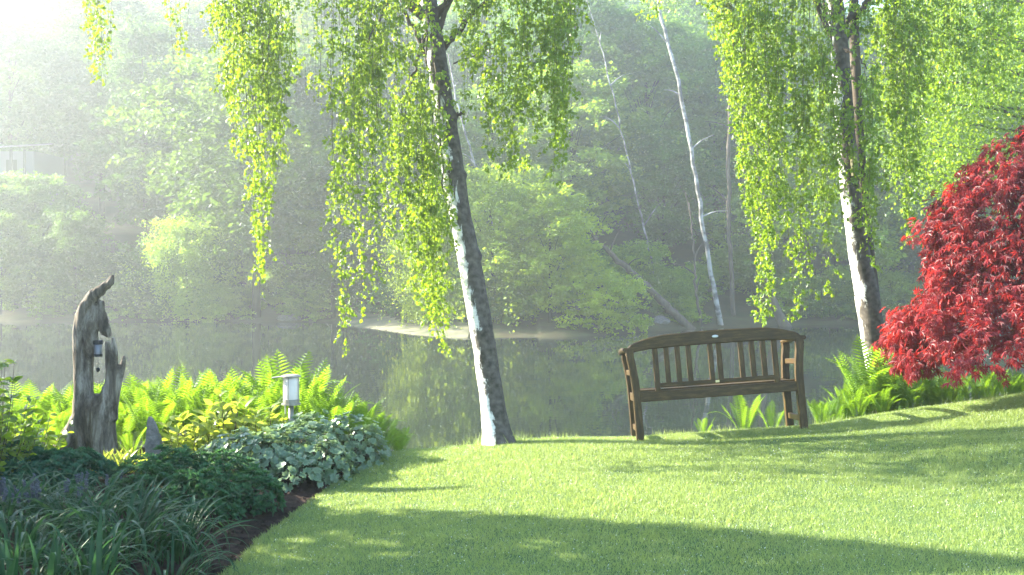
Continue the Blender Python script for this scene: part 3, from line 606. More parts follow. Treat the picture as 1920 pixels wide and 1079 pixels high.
# ------------------------------------------------------------------ left bed: things
def make_driftwood():
    d = 8.35; cx, cy = W(166, 0, d)[0], d; z0 = h1(cx, cy)
    root = thing('driftwood_sculpture', 'upright grey driftwood stump with an oval hole, at the left of the bed', 'sculpture', (cx, cy, z0-.04))
    u = 659.
    def q(x, y, r, dy=0): return (((x-205)/u), dy, (1050-y)/u, r/u)
    strands = [[q(150, 860, 40), q(158, 700, 34), (q(150, 520, 26)), q(152, 360, 26), q(178, 240, 30), q(225, 165, 32), q(280, 120, 25), q(325, 72, 15), q(332, 52, 6)],
               [q(300, 105, 18), q(335, 95, 8)],
               [q(190, 800, 45, .02), q(192, 650, 34, .03), q(198, 520, 24, .04), q(205, 400, 36, .03), q(215, 300, 40, .02), q(238, 210, 28, .02)],
               [q(262, 190, 14, .02), q(262, 260, 22, .02), q(276, 310, 26, .02), q(298, 352, 22, .02), q(314, 372, 10, .02)], [q(240, 250, 25, .02), q(235, 300, 20, .02)],
               [q(332, 375, 9), q(338, 440, 15), q(334, 560, 20), q(322, 680, 34), q(318, 800, 36)],
               [q(304, 398, 10, -.02), q(312, 500, 22, -.01), q(312, 600, 24), q(298, 690, 45), q(290, 800, 60)],
               [q(382, 474, 8, .03), q(374, 520, 15, .03), q(362, 600, 13, .02), q(345, 690, 16, .01), q(330, 780, 20)],
               [q(262, 668, 30), q(270, 740, 55), q(280, 860, 66), q(288, 960, 66), q(290, 1090, 62)],
               [q(225, 680, 28), q(215, 760, 40), q(218, 860, 38), q(222, 960, 30), q(226, 1090, 34)],
               [q(170, 740, 34), q(156, 800, 46), q(130, 860, 52), q(92, 920, 52), q(50, 980, 50), q(10, 1060, 50)], [q(160, 850, 40), q(150, 960, 40), q(150, 1090, 40)]]
    mb = MB()
    for s in strands:
        P = spl(s, 26); tube(mb, P[:, :3]*[1, 1.0, 1], np.maximum(P[:, 3], .006), 12)
    me = mb.mesh('stump', M_drift); tmp = link('tmp', me); md = tmp.modifiers.new('r', 'REMESH'); md.mode = 'VOXEL'; md.voxel_size = .0095
    dg = bpy.context.evaluated_depsgraph_get(); me2 = bpy.data.meshes.new_from_object(tmp.evaluated_get(dg)); bpy.data.objects.remove(tmp)
    n = len(me2.vertices); co_ = np.zeros(n*3, 'f4'); me2.vertices.foreach_get('co', co_); no = np.zeros(n*3, 'f4'); me2.vertices.foreach_get('normal', no)
    co_ = co_.reshape(-1, 3).astype(float); no = no.reshape(-1, 3)
    for i in range(n):
        p = Vector(co_[i]); s = noise.fractal(Vector((p.x*20, p.y*20, p.z*2.2)), 1, 2, 4)*.012+noise.noise(Vector((p.x*70, p.y*70, p.z*7)))*.004
        co_[i] += no[i]*s
    me2.vertices.foreach_set('co', co_.astype('f4').ravel()); me2.polygons.foreach_set('use_smooth', np.ones(len(me2.polygons), bool)); me2.update()
    me2.materials.clear(); me2.materials.append(M_drift); me2.name = 'stump'; link('stump', me2, root)
    # bell and ball hanging in the hole: a thing of its own
    bl = thing('wind_bell', 'small grey bell with dark rims hanging in the hole of the driftwood', 'bell', (cx+(254-205)/u, cy-.0, z0-.04+(1050-475)/u))
    hgt = 82/u; r = 21/u
    m = MB(); lathe(m, [(r*1.0, 0), (r*.97, hgt*.2), (r*.95, hgt), (0, hgt)], 20); m.build('bell_body', M_bell, bl, smooth=True)
    m = MB(); lathe(m, [(r*.7, 0), (r*1.08, 0), (r*1.08, hgt*.17), (r*.9, hgt*.17)], 20); m.build('lower_rim', M_belld, bl)
    m = MB(); lathe(m, [(r*.9, hgt*.76), (r*1.12, hgt*.78), (r*1.12, hgt*1.02), (0, hgt*1.04)], 20); m.build('upper_rim', M_belld, bl)
    m = MB(); tube(m, [(0, 0, hgt), (0, 0, hgt+.075)], .0018, 5); tube(m, [(0, 0, 0), (0, 0, -.09)], .0012, 5); m.build('cord', M_belld, bl)
    m = MB(); a = np.linspace(-math.pi/2, math.pi/2, 12); lathe(m, np.stack([np.cos(a)*.0155, np.sin(a)*.018-.104], 1), 14); m.build('striker', M_belld, bl, smooth=True)
make_driftwood()
def make_stone():
    d = 8.2; cx = W(290, 0, d)[0]; z0 = h1(cx, d)
    P = spl([(.0, 0, -.08, .085), (0, 0, .1, .080), (-.008, 0, .22, .065), (-.016, 0, .3, .048), (-.03, 0, .37, .030), (-.035, 0, .40, .014)], 24)
    mb = MB(); n = 16; th = np.linspace(0, 2*np.pi, n, endpoint=False); V = []
    for p in P:
        for t in th:
            s = 1/max(abs(math.cos(t)), abs(math.sin(t)))**.75; v = Vector((p[0]+p[3]*s*math.cos(t)*.88, p[3]*.5*s*math.sin(t), p[2])); k = 1+.13*noise.noise(v*13); V.append((p[0]+(v.x-p[0])*k, v.y*k, v.z+.01*noise.noise(v*20)))
    i = np.arange(23)[:, None]*n; j = np.arange(n)[None]; k = (j+1) % n
    mb.add(V, np.stack([i+j, i+k, i+n+k, i+n+j], -1).reshape(-1, 4)); mb.F.append(np.array([range(n)])+mb.n-n)
    o = mb.build('standing_stone', M_stone, smooth=False); o.location = (cx, d, z0); tag(o, 'pointed grey standing stone beside the driftwood stump in the bed', 'stone')
make_stone()
def make_lamp():
    d = 8.75; cx = W(546, 0, d)[0]; zt = W(0, 703, d)[2]; zg = h1(cx, d)
    t = thing('garden_lamp', 'small cylindrical garden post lamp with frosted shade, among the ferns', 'lamp', (cx, d, zg))
    H_ = zt-zg; r = .064; hb_ = H_-.245
    m = MB(); lathe(m, [(.0, 0), (.021, 0), (.021, hb_), (0, hb_)], 14); m.build('post', M_lampm, t, smooth=True)
    m = MB(); tube(m, [(-.045, -.02, 0), (-.045, -.02, hb_)], .006, 6); m.build('rod', M_metal, t)
    m = MB(); lathe(m, [(r*.98, hb_+.02), (r, hb_+.03), (r, hb_+.222), (r*.96, hb_+.226)], 28); m.build('lamp_shade', M_frost, t, smooth=True)
    m = MB(); lathe(m, [(0, hb_), (r*1.22, hb_), (r*1.22, hb_+.012), (r*1.05, hb_+.014), (r*1.05, hb_+.045), (r*1.0, hb_+.047)], 28); m.build('base_ring', M_lampm, t)
    m = MB(); lathe(m, [(r*.9, hb_+.222), (r*1.18, hb_+.224), (r*1.2, hb_+.236), (r*.9, hb_+.245), (0, hb_+.247)], 28); m.build('cap', M_lampm, t)
    m = MB(); beam(m, [(-.155, -.01, hb_+.221), (-.02, -.005, hb_+.239)], .07, .007, (0, 1, 0), .002); m.build('tilted_lid', M_lampm, t)
    for a in (205, 262, 340, 60, 120):
        x, y = r*1.05*math.cos(math.radians(a)), r*1.05*math.sin(math.radians(a)); m = MB(); tube(m, [(x, y, hb_+.01), (x, y, hb_+.23)], .0028, 5); m.build('guard_bar', M_lampm, t)
make_lamp()

# ------------------------------------------------------------------ ferns
def frond_mesh(L, width, bend, seed):
    rg = np.random.default_rng(seed); mb = MB(); n = 27
    # rachis in the y-z plane: rises then arches outwards (+y)
    s = np.linspace(0, 1, n); ang = np.radians(83)-bend*s**2.2; P = np.zeros((n, 3)); st = L/n
    for i in range(1, n): P[i] = P[i-1]+[0, math.cos(ang[i])*st, math.sin(ang[i])*st]
    tube(mb, P, np.linspace(.0035, .0008, n), 3, r=.8, cap=False)
    T = nrm(np.gradient(P, axis=0)); X = np.array([1., 0, 0]); Nn = np.cross(T, X)
    for i in range(4, n):
        f = s[i]; wl = width/2*(np.interp(f, [.1, .3, .55, .75, .9, 1], [.12, .55, .95, 1, .62, .08]))*(1+.06*rg.normal())
        for sg in (-1, 1):
            d = X*sg*1+T[i]*.42+Nn[i]*(.22+.05*rg.normal()); d /= np.linalg.norm(d); b = P[i]+T[i]*st*.5*(sg > 0)
            hw = st*.40; side = T[i]; tip = b+d*wl-Nn[i]*wl*.1; m1 = b+d*wl*.35
            V = [b-side*hw*.55, m1-side*hw*.8-Nn[i]*.003, tip, m1+side*hw*.8-Nn[i]*.003, b+side*hw*.55, m1+Nn[i]*.002]
            r = float(np.clip(.5+.2*rg.normal(), 0, 1)); mb.add(V, [(0, 1, 5), (5, 1, 2), (5, 2, 3), (0, 5, 4), (4, 5, 3)], r)
    return mb.mesh('frond', M_fern)
FR = [frond_mesh(.72, .215, b, k) for k, b in enumerate((.35, .55, .8, 1.1, .2, 1.7))]
def fern(x, y, hgt, label, group, nf=None, spread=1., z=None):
    t = thing('fern', label, 'fern', (x, y, (h1(x, y) if z is None else z)-.02), group)
    n = nf or int(RNG.integers(11, 15)); a0 = RNG.random()*6.28
    for k in range(n):
        a = a0+k*2*math.pi/n+RNG.normal()*.18; s = hgt/.60*(.82+.3*RNG.random()); tilt = (.04+.17*RNG.random())*spread
        M = Matrix.Rotation(a, 4, 'Z') @ Matrix.Translation((0, .02, 0)) @ Matrix.Rotation(-tilt, 4, 'X') @ Matrix.Rotation(RNG.normal()*.25, 4, 'Z') @ Matrix.Scale(s, 4)
        place('frond', FR[int(RNG.choice(6, p=[.25, .25, .2, .12, .1, .08]))], t, M)
G1 = 'ferns massed behind the left bed'; L1 = 'bright green ostrich fern in the dense sunlit fern bank behind the left bed'
top_px = lambda px: np.interp(px, [0, 60, 120, 200, 240, 400, 540, 620, 680, 720, 760], [755, 735, 742, 742, 705, 712, 695, 715, 760, 780, 800])
def zone(p): return 'left of the driftwood' if p < 130 else 'behind the driftwood' if p < 235 else 'behind the standing stone' if p < 330 else 'behind the yellow-green shrubs' if p < 480 else 'around the lamp' if p < 600 else 'right of the lamp'
for row, dd in ((0, 9.75), (1, 9.3), (2, 8.9)):
    px = 20 if row != 1 else 45
    while px < (735 if row < 2 else 690):
        d = dd+RNG.normal()*.1; p = px+RNG.normal()*8
        x = fx(p, d); zt = EYE-(top_px(p)+row*22+RNG.normal()*9-HOR)/F*d; g = h1(x, d)
        if not (row == 2 and (520 < p < 585 or 130 < p < 215)): fern(x, d, max(zt-g, .22), 'ostrich fern, '+('back', 'middle', 'front')[row]+' row of the fern bank, '+zone(p), G1)
        px += 34 if row < 2 else 50
for px, py, d in ((112, 800, 8.6), (722, 800, 9.05), (752, 812, 9.25), (245, 800, 8.55)):
    x = fx(px, d); fern(x, d, EYE-(py-HOR)/F*d-h1(x, d)+.03, 'darker green fern at the front edge of the left fern bank', 'low ferns edging the fern bank', 8, 1.4)
G2 = 'ferns massed under the red maple'; L2 = 'bright green fern under the red maple'
for px, py, d in ((1560, 752, 9.8), (1590, 718, 9.9), (1625, 700, 10.1), (1640, 715, 9.75), (1672, 700, 10), (1700, 705, 9.7), (1735, 690, 10), (1760, 712, 9.75), (1795, 700, 10.1), (1820, 710, 9.8), (1860, 690, 10), (1885, 700, 9.75), (1915, 695, 10), (1950, 700, 9.8), (1540, 775, 9.7), (1655, 740, 9.6), (1990, 690, 9.9), (1608, 725, 9.72), (1715, 720, 9.62), (1750, 705, 9.9), (1780, 715, 9.65), (1840, 705, 9.65), (1900, 705, 9.9), (1575, 745, 9.95), (1690, 700, 10.2), (1622, 668, 9.9), (1642, 655, 10.0), (1665, 672, 9.85)):
    x = fx(px, d); fern(x, d, max(EYE-(py-HOR)/F*d-h1(x, d), .25), ('rear' if d > 9.85 else 'front')+' fern of the right clump, '+('at its left end beside the bench' if px < 1600 else 'at the foot of the pale birch' if px < 1680 else 'under the lower tip of the maple' if px < 1780 else 'under the middle of the maple' if px < 1880 else 'at the right edge'), G2)
fern(fx(1395, 9.75), 9.75, .36, 'lone fern clump seen beneath the seat of the bench', None, 9, 1.7)
fern(fx(1448, 9.9), 9.9, .28, 'small fern beneath the right end of the bench seat', None, 6, 1.5)
fern(fx(1322, 9.7), 9.75, .19, 'smallest fern, peeping over the lawn crest below the bench', None, 6, 1.6)

# ------------------------------------------------------------------ low plants
def round_leaf(R, lobes, cup, mat, ruffle=.12, name='leaf'):
    """scalloped round leaf facing +z, stalk at the origin"""
    mb = MB(); n = lobes*3; th = np.linspace(.25, 2*np.pi-.25, n); rr = R*(.88+ruffle*np.cos(th*lobes))
    V = [(0, 0, 0)]+[(r_*.5*math.sin(t), -r_*.5*math.cos(t), cup*R*.3+.04*R*math.sin(t*lobes)) for r_, t in zip(rr, th)]+[(r_*math.sin(t), -r_*math.cos(t), cup*R*(1+.25*math.sin(t*lobes+1))) for r_, t in zip(rr, th)]
    Fc = [(0, k+1, k+2) for k in range(n-1)]; mb.add(V, Fc, .35); mb.F.append(np.array([(k+1, k+1+n, k+2+n, k+2) for k in range(n-1)])+mb.n-len(V))
    mb.R[-1] = np.r_[np.full(n+1, .3), np.full(n, .95)]
    return mb.mesh(name, mat, True)
def orient(p, nm, s, roll=None):
    q = Vector(nm).normalized().to_track_quat('Z', 'Y'); return Matrix.Translation(p) @ q.to_matrix().to_4x4() @ Matrix.Rotation(RNG.random()*6.28 if roll is None else roll, 4, 'Z') @ Matrix.Scale(s, 4)
RL = [round_leaf(.036, 7, c, M_mantle, .16) for c in (.25, .5, -.1)]
def stems_mesh(r, h, n, mat, w_=.003):
    m = MB()
    for k in range(n):
        a = RNG.random()*6.28; q = RNG.random()**.5*r; tube(m, [(0, 0, -.02), (q*.5*math.cos(a), q*.5*math.sin(a), h*.6), (q*math.cos(a), q*math.sin(a), h*.85*math.sqrt(max(0.05, 1-(q/r)**2*.8)))], [w_, w_, w_*.6], 4, cap=False)
    return m
def mound(name, label, cat, x, y, r, h, n, meshes, part, group=None, tilt=.8, smin=.7, smax=1.25, mat=M_twig, zoff=0, shell=.8, lowz=.0):
    t = thing(name, label, cat, (x, y, h1(x, y)+zoff), group)
    stems_mesh(r*.9, h, 14, mat).build('stems', mat, t)
    for k in range(n):
        z = lowz+(1-lowz)*RNG.random(); a = k*2.39996; q = math.sqrt(max(0, 1-z*z)); j = shell+(1.06-shell)*RNG.random()
        p = (r*q*math.cos(a)*j, r*q*math.sin(a)*j, .02+h*z*j*(.92+.16*RNG.random())); nm = Vector((q*math.cos(a)*tilt, q*math.sin(a)*tilt, .35+z))+Vector(RNG.normal(size=3)*.28)
        place(part, meshes[RNG.integers(len(meshes))], t, orient(p, nm, smin+(smax-smin)*RNG.random()))
    return t
def mx(px, d): return fx(px, d)
LM = 'mound of round scalloped dewy leaves, pale frosty green, along the front of the bed'
for px, d, r, h, n, lm in ((655, 8.55, .30, .38, 150, 'at the right end of the row'), (590, 8.5, .30, .38, 140, 'just right of the lamp post'), (600, 8.05, .26, .29, 120, 'spilling over the bare soil'), (545, 8.15, .30, .33, 140, 'directly in front of the lamp'),
                       (500, 7.95, .26, .27, 110, 'left of the lamp, above the nearest sedum'), (450, 8.0, .27, .25, 110, 'in front of the taller yellow-green shrub'), (405, 7.95, .2, .19, 70, 'at the left end of the row'), (685, 8.75, .2, .28, 70, 'at the corner of lawn and ferns'), (560, 7.75, .2, .2, 60, 'lowest and nearest to the lawn edge')):
    mound('ladys_mantle', 'dewy pale mound of scalloped leaves '+lm, 'plant', mx(px, d), d, r, h, int(n*1.45), RL, 'leaf', 'frosty round-leaved mounds')
def blade_leaf(L, wd, mat, name='leaf', fold=.15, arch=.3, r=.5):
    mb = MB(); m = 6; s = np.linspace(0, 1, m); w_ = wd/2*np.sin(np.pi*np.clip(s*.92+.06, 0, 1))**.8; P = np.stack([np.zeros(m), s*L, -arch*L*s**2], 1)
    V = np.concatenate([P+np.stack([-w_, 0*w_, w_*fold], 1), P, P+np.stack([w_, 0*w_, w_*fold], 1)])
    Fc = [(k, k+m, k+m+1, k+1) for k in range(m-1)]+[(k+m, k+2*m, k+2*m+1, k+m+1) for k in range(m-1)]
    mb.add(V, Fc, r); return mb.mesh(name, mat, True)
# yellow-green broad-leaved shrub in front of the ferns
YL = [blade_leaf(.085, .042, M_yel, r=v) for v in (.2, .6, .95)]
def leafy_shrub(name, label, x, y, r, h, nst, meshes, per=9, smin=.7, smax=1.2, cat='shrub', up=.6, group=None, mat=M_twig):
    t = thing(name, label, cat, (x, y, h1(x, y)), group); st = MB(); pts = []
    for k in range(nst):
        a = k*2.4+RNG.normal()*.3; q = r*math.sqrt((k+.5)/nst); e = np.array([q*math.cos(a), q*math.sin(a), h*(.55+.5*RNG.random())*math.sqrt(max(.15, 1-(q/r)**2*.7))])
        P = spl([(q*.25*math.cos(a), q*.25*math.sin(a), -.02), e*[.8, .8, .55], e], 8); tube(st, P, np.linspace(.004, .0015, 8), 4, cap=False)
        for j in range(per):
            f = .15+.85*(j+1)/per; p = P[min(7, int(f*7.99))]; az = j*2.4+RNG.random(); d_ = Vector((math.cos(az), math.sin(az), up*(.3+f)+RNG.normal()*.45))
            pts.append((p, d_))
    st.build('stems', mat, t)
    for p, d_ in pts:
        q = d_.normalized().to_track_quat('Y', 'Z'); place('leaf', meshes[RNG.integers(len(meshes))], t, Matrix.Translation(p) @ q.to_matrix().to_4x4() @ Matrix.Rotation(RNG.normal()*.8, 4, 'Y') @ Matrix.Scale(smin+(smax-smin)*RNG.random(), 4))
    return t
leafy_shrub('yellow_green_shrub', 'yellow-green broad-leaved shrub just right of the standing stone', fx(355, 8.35), 8.35, .24, .36, 26, YL, 10)
leafy_shrub('yellow_green_shrub', 'taller yellow-green broad-leaved shrub between the standing stone and the lamp', fx(425, 8.6), 8.6, .28, .47, 30, YL, 10)
leafy_shrub('yellow_green_shrub', 'yellow-green broad-leaved shrub directly left of the garden lamp', fx(500, 8.5), 8.5, .22, .36, 22, YL, 10)
# sedum-like dark mounds
def rosette(R, mat, n=11, name='leaf_rosette'):
    mb = MB(); k = np.arange(n); a = k*2.4; el = np.linspace(.15, 1.2, n); T = np.stack([np.cos(a)*np.cos(el), np.sin(a)*np.cos(el), np.sin(el)], 1); Nn = np.stack([-np.cos(a)*np.sin(el), -np.sin(a)*np.sin(el), np.cos(el)], 1)
    leaves(mb, T*.004, T, Nn, R*np.linspace(1, .6, n), R*.55, np.linspace(.2, .9, n), .2, .12); return mb.mesh(name, mat, False)
RS = [rosette(.05, M_sedum, k) for k in (9, 12)]
GS = 'dark green sedum mounds'
for px, d, r, h, n, lab in ((478, 7.12, .19, .22, 110, 'dark green leafy sedum mound nearest the bare soil and the lawn edge'), (375, 6.75, .24, .28, 150, 'large dark green sedum mound behind the arching strap leaves'), (330, 7.35, .26, .27, 150, 'dark green sedum mound in front of the standing stone'),
                       (415, 7.4, .24, .24, 130, 'dark green sedum mound in front of the frosty round leaves'), (270, 6.9, .24, .27, 130, 'dark green sedum mound below the sunlit yellow tuft')):
    mound('sedum', lab, 'plant', mx(px, d), d, r, h, n, RS, 'leaf_rosette', None, smin=.8, smax=1.3)
# needle cushion
CL = rosette(.055, M_cush, 16, 'needle_tuft')
mound('needle_cushion', 'dark blue-green needle-leaved cushion at the foot of the driftwood stump', 'shrub', mx(95, 7.35), 7.35, .42, .19, 300, [CL], 'needle_tuft', None, smin=.8, smax=1.2)
mound('needle_cushion', 'dark needle-leaved cushion at the very left edge of the bed', 'shrub', mx(5, 7.6), 7.6, .3, .22, 180, [CL], 'needle_tuft', None, smin=.8, smax=1.2)
# sunlit small tuft
TL = [blade_leaf(.10, .016, M_yel, arch=.15, r=.9)]
leafy_shrub('yellow_tuft', 'small sunlit yellow-green tuft right at the foot of the driftwood stump', fx(222, 7.95), 7.95, .2, .13, 26, TL, 7, up=1.5, cat='plant')
leafy_shrub('yellow_tuft', 'low yellow-green tuft in front of the standing stone', fx(285, 7.9), 7.9, .14, .10, 14, TL, 6, up=1.5, cat='plant')
# strap-leaved clumps (daylily and iris)
def strap(L, wd, a0, bend, r=.5, tipdrop=1.0):
    mb = MB(); m = 12; s = np.linspace(0, 1, m); ang = a0-bend*s**(1.6*tipdrop); P = np.zeros((m, 3)); st = L/m
    for i in range(1, m): P[i] = P[i-1]+[0, math.cos(ang[i])*st, math.sin(ang[i])*st]
    w_ = wd/2*np.interp(s, [0, .3, .7, 1], [.7, 1, .8, .05]); T = nrm(np.gradient(P, axis=0)); Nn = np.cross([1., 0, 0], T)
    V = np.concatenate([P+np.stack([-w_, 0*s, 0*s], 1)+Nn*(w_*.45)[:, None], P, P+np.stack([w_, 0*s, 0*s], 1)+Nn*(w_*.45)[:, None]])
    Fc = [(k, k+m, k+m+1, k+1) for k in range(m-1)]+[(k+m, k+2*m, k+2*m+1, k+m+1) for k in range(m-1)]
    mb.add(V, Fc, r); return mb.mesh('leaf', M_strap, True)
DL = [strap(.62, .02, 1.5, 2.4, .3), strap(.55, .022, 1.45, 1.7, .6), strap(.68, .018, 1.52, 3.1, .8), strap(.5, .024, 1.5, 1.1, .4), strap(.6, .016, 1.4, 2.8, .95)]
IR = [strap(.5, .032, 1.5, .25, .5), strap(.45, .036, 1.42, .5, .8), strap(.4, .03, 1.55, .15, .2), strap(.5, .034, 1.5, 1.6, .7, 2.)]
def straps(name, label, x, y, r, n, meshes, s=1, group=None, tilt=.3):
    t = thing(name, label, 'plant', (x, y, h1(x, y)-.01), group)
    for k in range(n):
        a = RNG.random()*6.28; q = r*RNG.random()**.5
        M = Matrix.Translation((q*math.cos(a), q*math.sin(a), 0)) @ Matrix.Rotation(a-math.pi/2+RNG.normal()*.5, 4, 'Z') @ Matrix.Rotation(-abs(RNG.normal())*tilt, 4, 'X') @ Matrix.Rotation(RNG.normal()*.3, 4, 'Z') @ Matrix.Scale(s*(.7+.45*RNG.random()), 4)
        place('leaf', meshes[RNG.integers(len(meshes))], t, M)
straps('daylily', 'arching dark strap-leaved clump in the front left corner, right of the iris blades', fx(235, 5.75), 5.75, .17, 85, DL, 1.0)
straps('daylily', 'arching strap-leaved clump beside the bare soil at the front of the bed', fx(330, 5.9), 5.9, .13, 60, DL, .9)
straps('daylily', 'arching strap-leaved clump farther left, behind the iris blades', fx(140, 6.0), 6.0, .18, 70, DL, .95)
straps('daylily', 'drooping fine-leaved clump below the needle cushion at left', fx(110, 6.75), 6.75, .16, 60, DL, .75)
straps('daylily', 'drooping strap-leaved clump between the sedum mounds', fx(255, 6.45), 6.45, .14, 50, DL, .72)
for px, d_, n_, s_, lab_ in ((40, 5.5, 70, .9, 'arching strap-leaved clump at the left edge, behind the first iris fan'), (165, 5.25, 60, .8, 'low arching clump at the bottom edge between the iris fans'), (310, 5.35, 50, .7, 'arching clump at the bottom edge nearest the bare soil'),
                         (20, 6.1, 60, .9, 'arching clump at the left edge, in front of the needle cushions'), (60, 5.0, 50, .75, 'lowest arching clump in the bottom left corner')):
    straps('daylily', lab_, fx(px, d_), d_, .15, n_, DL, s_)
for px, py, lab, n in ((15, 4.75, 'stiff iris fan at the bottom left corner of the photo', 9), (90, 4.8, 'second stiff iris fan from the bottom left corner', 9), (175, 4.95, 'tallest iris fan, with a broad pale blade in front of the arching leaves', 8), (255, 4.75, 'low iris fan at the bottom edge, nearest the lawn', 7)):
    straps('iris', lab, fx(px, py), py, .05, n, IR, .82 if 'tallest' not in lab else 1.0, None, .15)
# blue-flowered small plants at left
def flower_patch():
    sp = MB()
    for k in range(14):
        a = k*2.4; c = rdir(5)*.004+[0, 0, .004*k]; leaves(sp, c, rdir(5), rdir(5), .012, .010, RNG.random(5), .2)
    fme = sp.mesh('flower_spike', M_blue); ll = [strap(.2, .008, 1.4, 1.8, .5)]
    for px, d, lab in ((35, 6.3, 'patch of small dull blue flowers at the left edge of the bed'), (120, 6.45, 'smaller patch of blue flowers left of the sedum mounds')):
        x = fx(px, d); t = thing('blue_flower_patch', lab, 'flowers', (x, d, h1(x, d)))
        for k in range(24 if px < 100 else 10):
            q = RNG.normal(size=2)*[.2, .16]; z = .13+.08*RNG.random(); place('flower_spike', fme, t, Matrix.Translation((q[0], q[1], z)) @ Matrix.Rotation(RNG.normal()*.3, 4, 'X') @ Matrix.Scale(.8+.5*RNG.random(), 4))
        for k in range(120):
            q = RNG.normal(size=2)*[.2, .16]; place('leaf', ll[0], t, Matrix.Translation((q[0], q[1], 0)) @ Matrix.Rotation(RNG.random()*6.28, 4, 'Z') @ Matrix.Scale(.9+.6*RNG.random(), 4))
flower_patch()
# dark twiggy shrub at the left edge
BL = [blade_leaf(.055, .03, M_birch, r=v) for v in (.1, .5)]
leafy_shrub('twiggy_shrub', 'dark twiggy small-leaved shrub rising at the left edge of the photo', fx(-25, 7.3), 7.3, .40, .88, 46, BL, 26, .8, 1.4, up=.3)
leafy_shrub('twiggy_shrub', 'lower leafy shrub at the left edge, in front of the ferns', fx(40, 7.9), 7.9, .4, .42, 40, BL, 12, .9, 1.5, up=.3)

# ------------------------------------------------------------------ red maple
def make_maple():
    cx, cy = 4.95, 9.1; z0 = h1(cx, cy); root = thing('red_maple', 'domed red Japanese maple with drooping crimson leaves at the right edge', 'tree', (cx, cy, z0))
    zz = np.array([.78, .85, 1.0, 1.2, 1.4, 1.6, 2.0, 2.3, 2.55, 2.75, 2.92])-z0; rr = np.array([1.74, 1.68, 1.62, 1.45, 1.28, 1.24, 1.16, 1.0, .8, .5, .1])
    tr = MB()
    tube(tr, spl([(0, 0, -.1), (.05, .03, .5), (-.08, 0, 1.1), (.05, .05, 1.8)], 14), np.linspace(.09, .04, 14), 9, jit=.15); tr.build('trunk', M_trunk, root, smooth=True)
    # one palmate leaf: seven narrow lobes
    def pal(s, r):
        mb = MB(); a = np.radians([-110, -70, -35, 0, 35, 70, 110]); L = s*np.array([.45, .75, .92, 1, .92, .75, .45])
        T = np.stack([np.sin(a), np.cos(a), -.25*np.ones(7)], 1); leaves(mb, np.zeros((7, 3)), T, np.tile([0, 0, 1.], (7, 1)), L, L*.25, np.full(7, r), .2, .12); return mb
    big = [pal(.075, r).mesh('leaf', M_maple) for r in (.05, .4, .75, 1.)]
    rest = MB(); cnt = 0; base = pal(1, .5); bV = base.V[0]; bF = base.F[0]
    K = 680; Vs = []; Fs = []; Rs = []; nn = 0
    for k in range(K):
        f = RNG.random(); z = zz[0]+(zz[-1]-zz[0])*(1-math.sqrt(1-f))*1.0; a = RNG.uniform(0, 2*math.pi)
        if RNG.random() < .6: a = RNG.uniform(math.pi*.85, math.pi*1.75)
        lump = 1+.07*math.sin(a*5+z*3)+.05*math.sin(a*11+z*9); r = np.interp(z, zz, rr)*lump*(1-.16*RNG.random()**2+.06*abs(RNG.normal())*(RNG.random() < .4))
        if z < zz[1]+.05: z += .07*math.sin(a*9)
        c = np.array([r*math.cos(a), r*math.sin(a)*.8, z]); out = np.array([math.cos(a), math.sin(a), 0])
        tone = float(np.clip(.42+.34*RNG.normal(), 0, 1)); n = int(RNG.integers(16, 30))
        if k % 7 == 0: bough(root, (RNG.normal()*.05, RNG.normal()*.05, max(.5, z*.6)), c-out*.1, .016, .004, .22)
        for j in range(n):
            u = RNG.random(); p = c+out*(.10*u-.04)+np.array([RNG.normal()*.05, RNG.normal()*.05, -.17*u**1.3+.05+RNG.normal()*.02])
            T = Vector(out*(.6)+RNG.normal(size=3)*.45+np.array([0, 0, -.9*u-.25])).normalized(); Nn = Vector(out*.6+np.array([0, 0, .8])+RNG.normal(size=3)*.35)
            q = T.to_track_quat('Y', 'Z'); X_ = T.cross(Nn).normalized(); Z_ = X_.cross(T); R3 = Matrix((X_, T, Z_)).transposed()
            s = .048+.04*RNG.random()
            if cnt < 300 and j < 2 and a > 2.6 and a < 5.4:
                M = R3.to_4x4(); M.translation = p; place('leaf', big[min(3, int(tone*4))], root, M @ Matrix.Scale(s/.075, 4)); cnt += 1
            else:
                Vs.append((bV*s) @ np.array(R3).T+p); Fs.append(bF+nn); nn += len(bV); Rs.append(np.full(len(bV), np.clip(tone+.12*RNG.normal(), 0, 1)))
    rest.add(np.concatenate(Vs), np.concatenate(Fs), np.concatenate(Rs)); rest.build('crown', M_maple, root, kind='stuff')
make_maple()

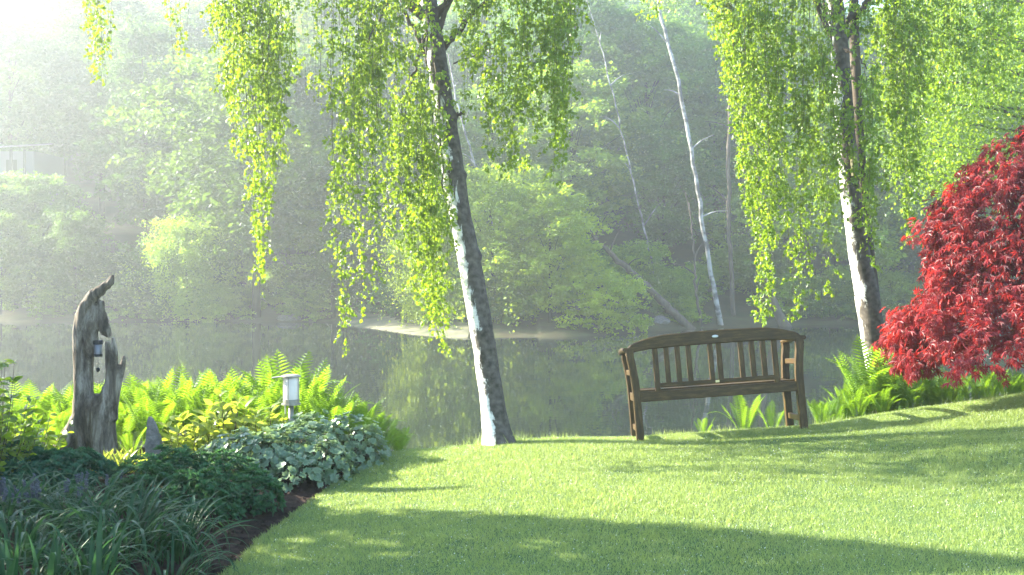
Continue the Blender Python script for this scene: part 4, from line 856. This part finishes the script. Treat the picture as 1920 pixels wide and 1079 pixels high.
# ------------------------------------------------------------------ garden trees to the left of the frame (they throw the shade on the lawn)
def arbor(x, y, r, h, label):
    t = thing('arborvitae', label, 'tree', (x, y, h1(x, y)-.05)); m = MB(); tube(m, [(0, 0, 0), (0, 0, h*.6)], [.09, .04], 8); m.build('trunk', M_trunk, t)
    n = 6500; z = RNG.random(n)**.85; a = RNG.uniform(0, 6.283, n); q = r*np.interp(z, [0, .1, .5, .85, 1], [.75, .95, 1, .6, .04])*(.5+.45*RNG.random(n)**.4+.28*RNG.random(n)**4)*(1+.1*np.sin(a*5+z*14))
    P = np.stack([q*np.cos(a), q*np.sin(a), z*h+.05], 1); T = nrm(np.stack([np.cos(a)*.5, np.sin(a)*.5, np.ones(n)], 1)+RNG.normal(size=(n, 3))*.25)
    lf = MB(); leaves(lf, P, T, rdir(n), .13, .07, RNG.random(n), .1); lf.build('crown', M_hedge, t, kind='stuff')
for k_, (y_, h_, lab_) in enumerate(((8.27, 4.7, 'nearest the pond of the clipped arborvitae left of the bed'), (6.85, 5.0, 'second arborvitae from the pond, left of the bed'), (5.5, 4.8, 'middle arborvitae of the row left of the bed'),
                                    (4.15, 5.0, 'fourth arborvitae from the pond, left of the bed'), (2.8, 4.9, 'arborvitae farthest from the pond, left of the bed'))):
    arbor(-6.9, y_, .78 if k_ else .72, h_, lab_)


# labels of alike things in one place: count them from the left
byl = {}
for o_ in C.objects:
    if o_.parent is None and 'label' in o_ and 'group' in o_: byl.setdefault(o_['label'], []).append(o_)
for lb, os_ in byl.items():
    if len(os_) > 1:
        os_.sort(key=lambda q: q.location.x/max(q.location.y, 1))
        for k_, q in enumerate(os_): q['label'] = lb+', '+('leftmost', 'second from left', 'third from left', 'fourth from left', 'fifth from left', 'sixth from left', 'seventh from left', 'eighth from left', 'ninth from left')[min(k_, 8)]

# ------------------------------------------------------------------ haze
mb = MB(); box(mb, (-98, -24, -3.6), (98, 140, 36))
m, t, out = newmat('morning_haze'); v = t.nodes.new('ShaderNodeVolumePrincipled'); v.inputs['Color'].default_value = (.92, .97, .96, 1)
v.inputs['Density'].default_value = HAZE; v.inputs['Anisotropy'].default_value = .68; t.links.new(v.outputs[0], out.inputs['Volume'])
o = mb.build('haze', m); tag(o, 'pale morning haze hanging over pond and garden', 'haze', kind='stuff')
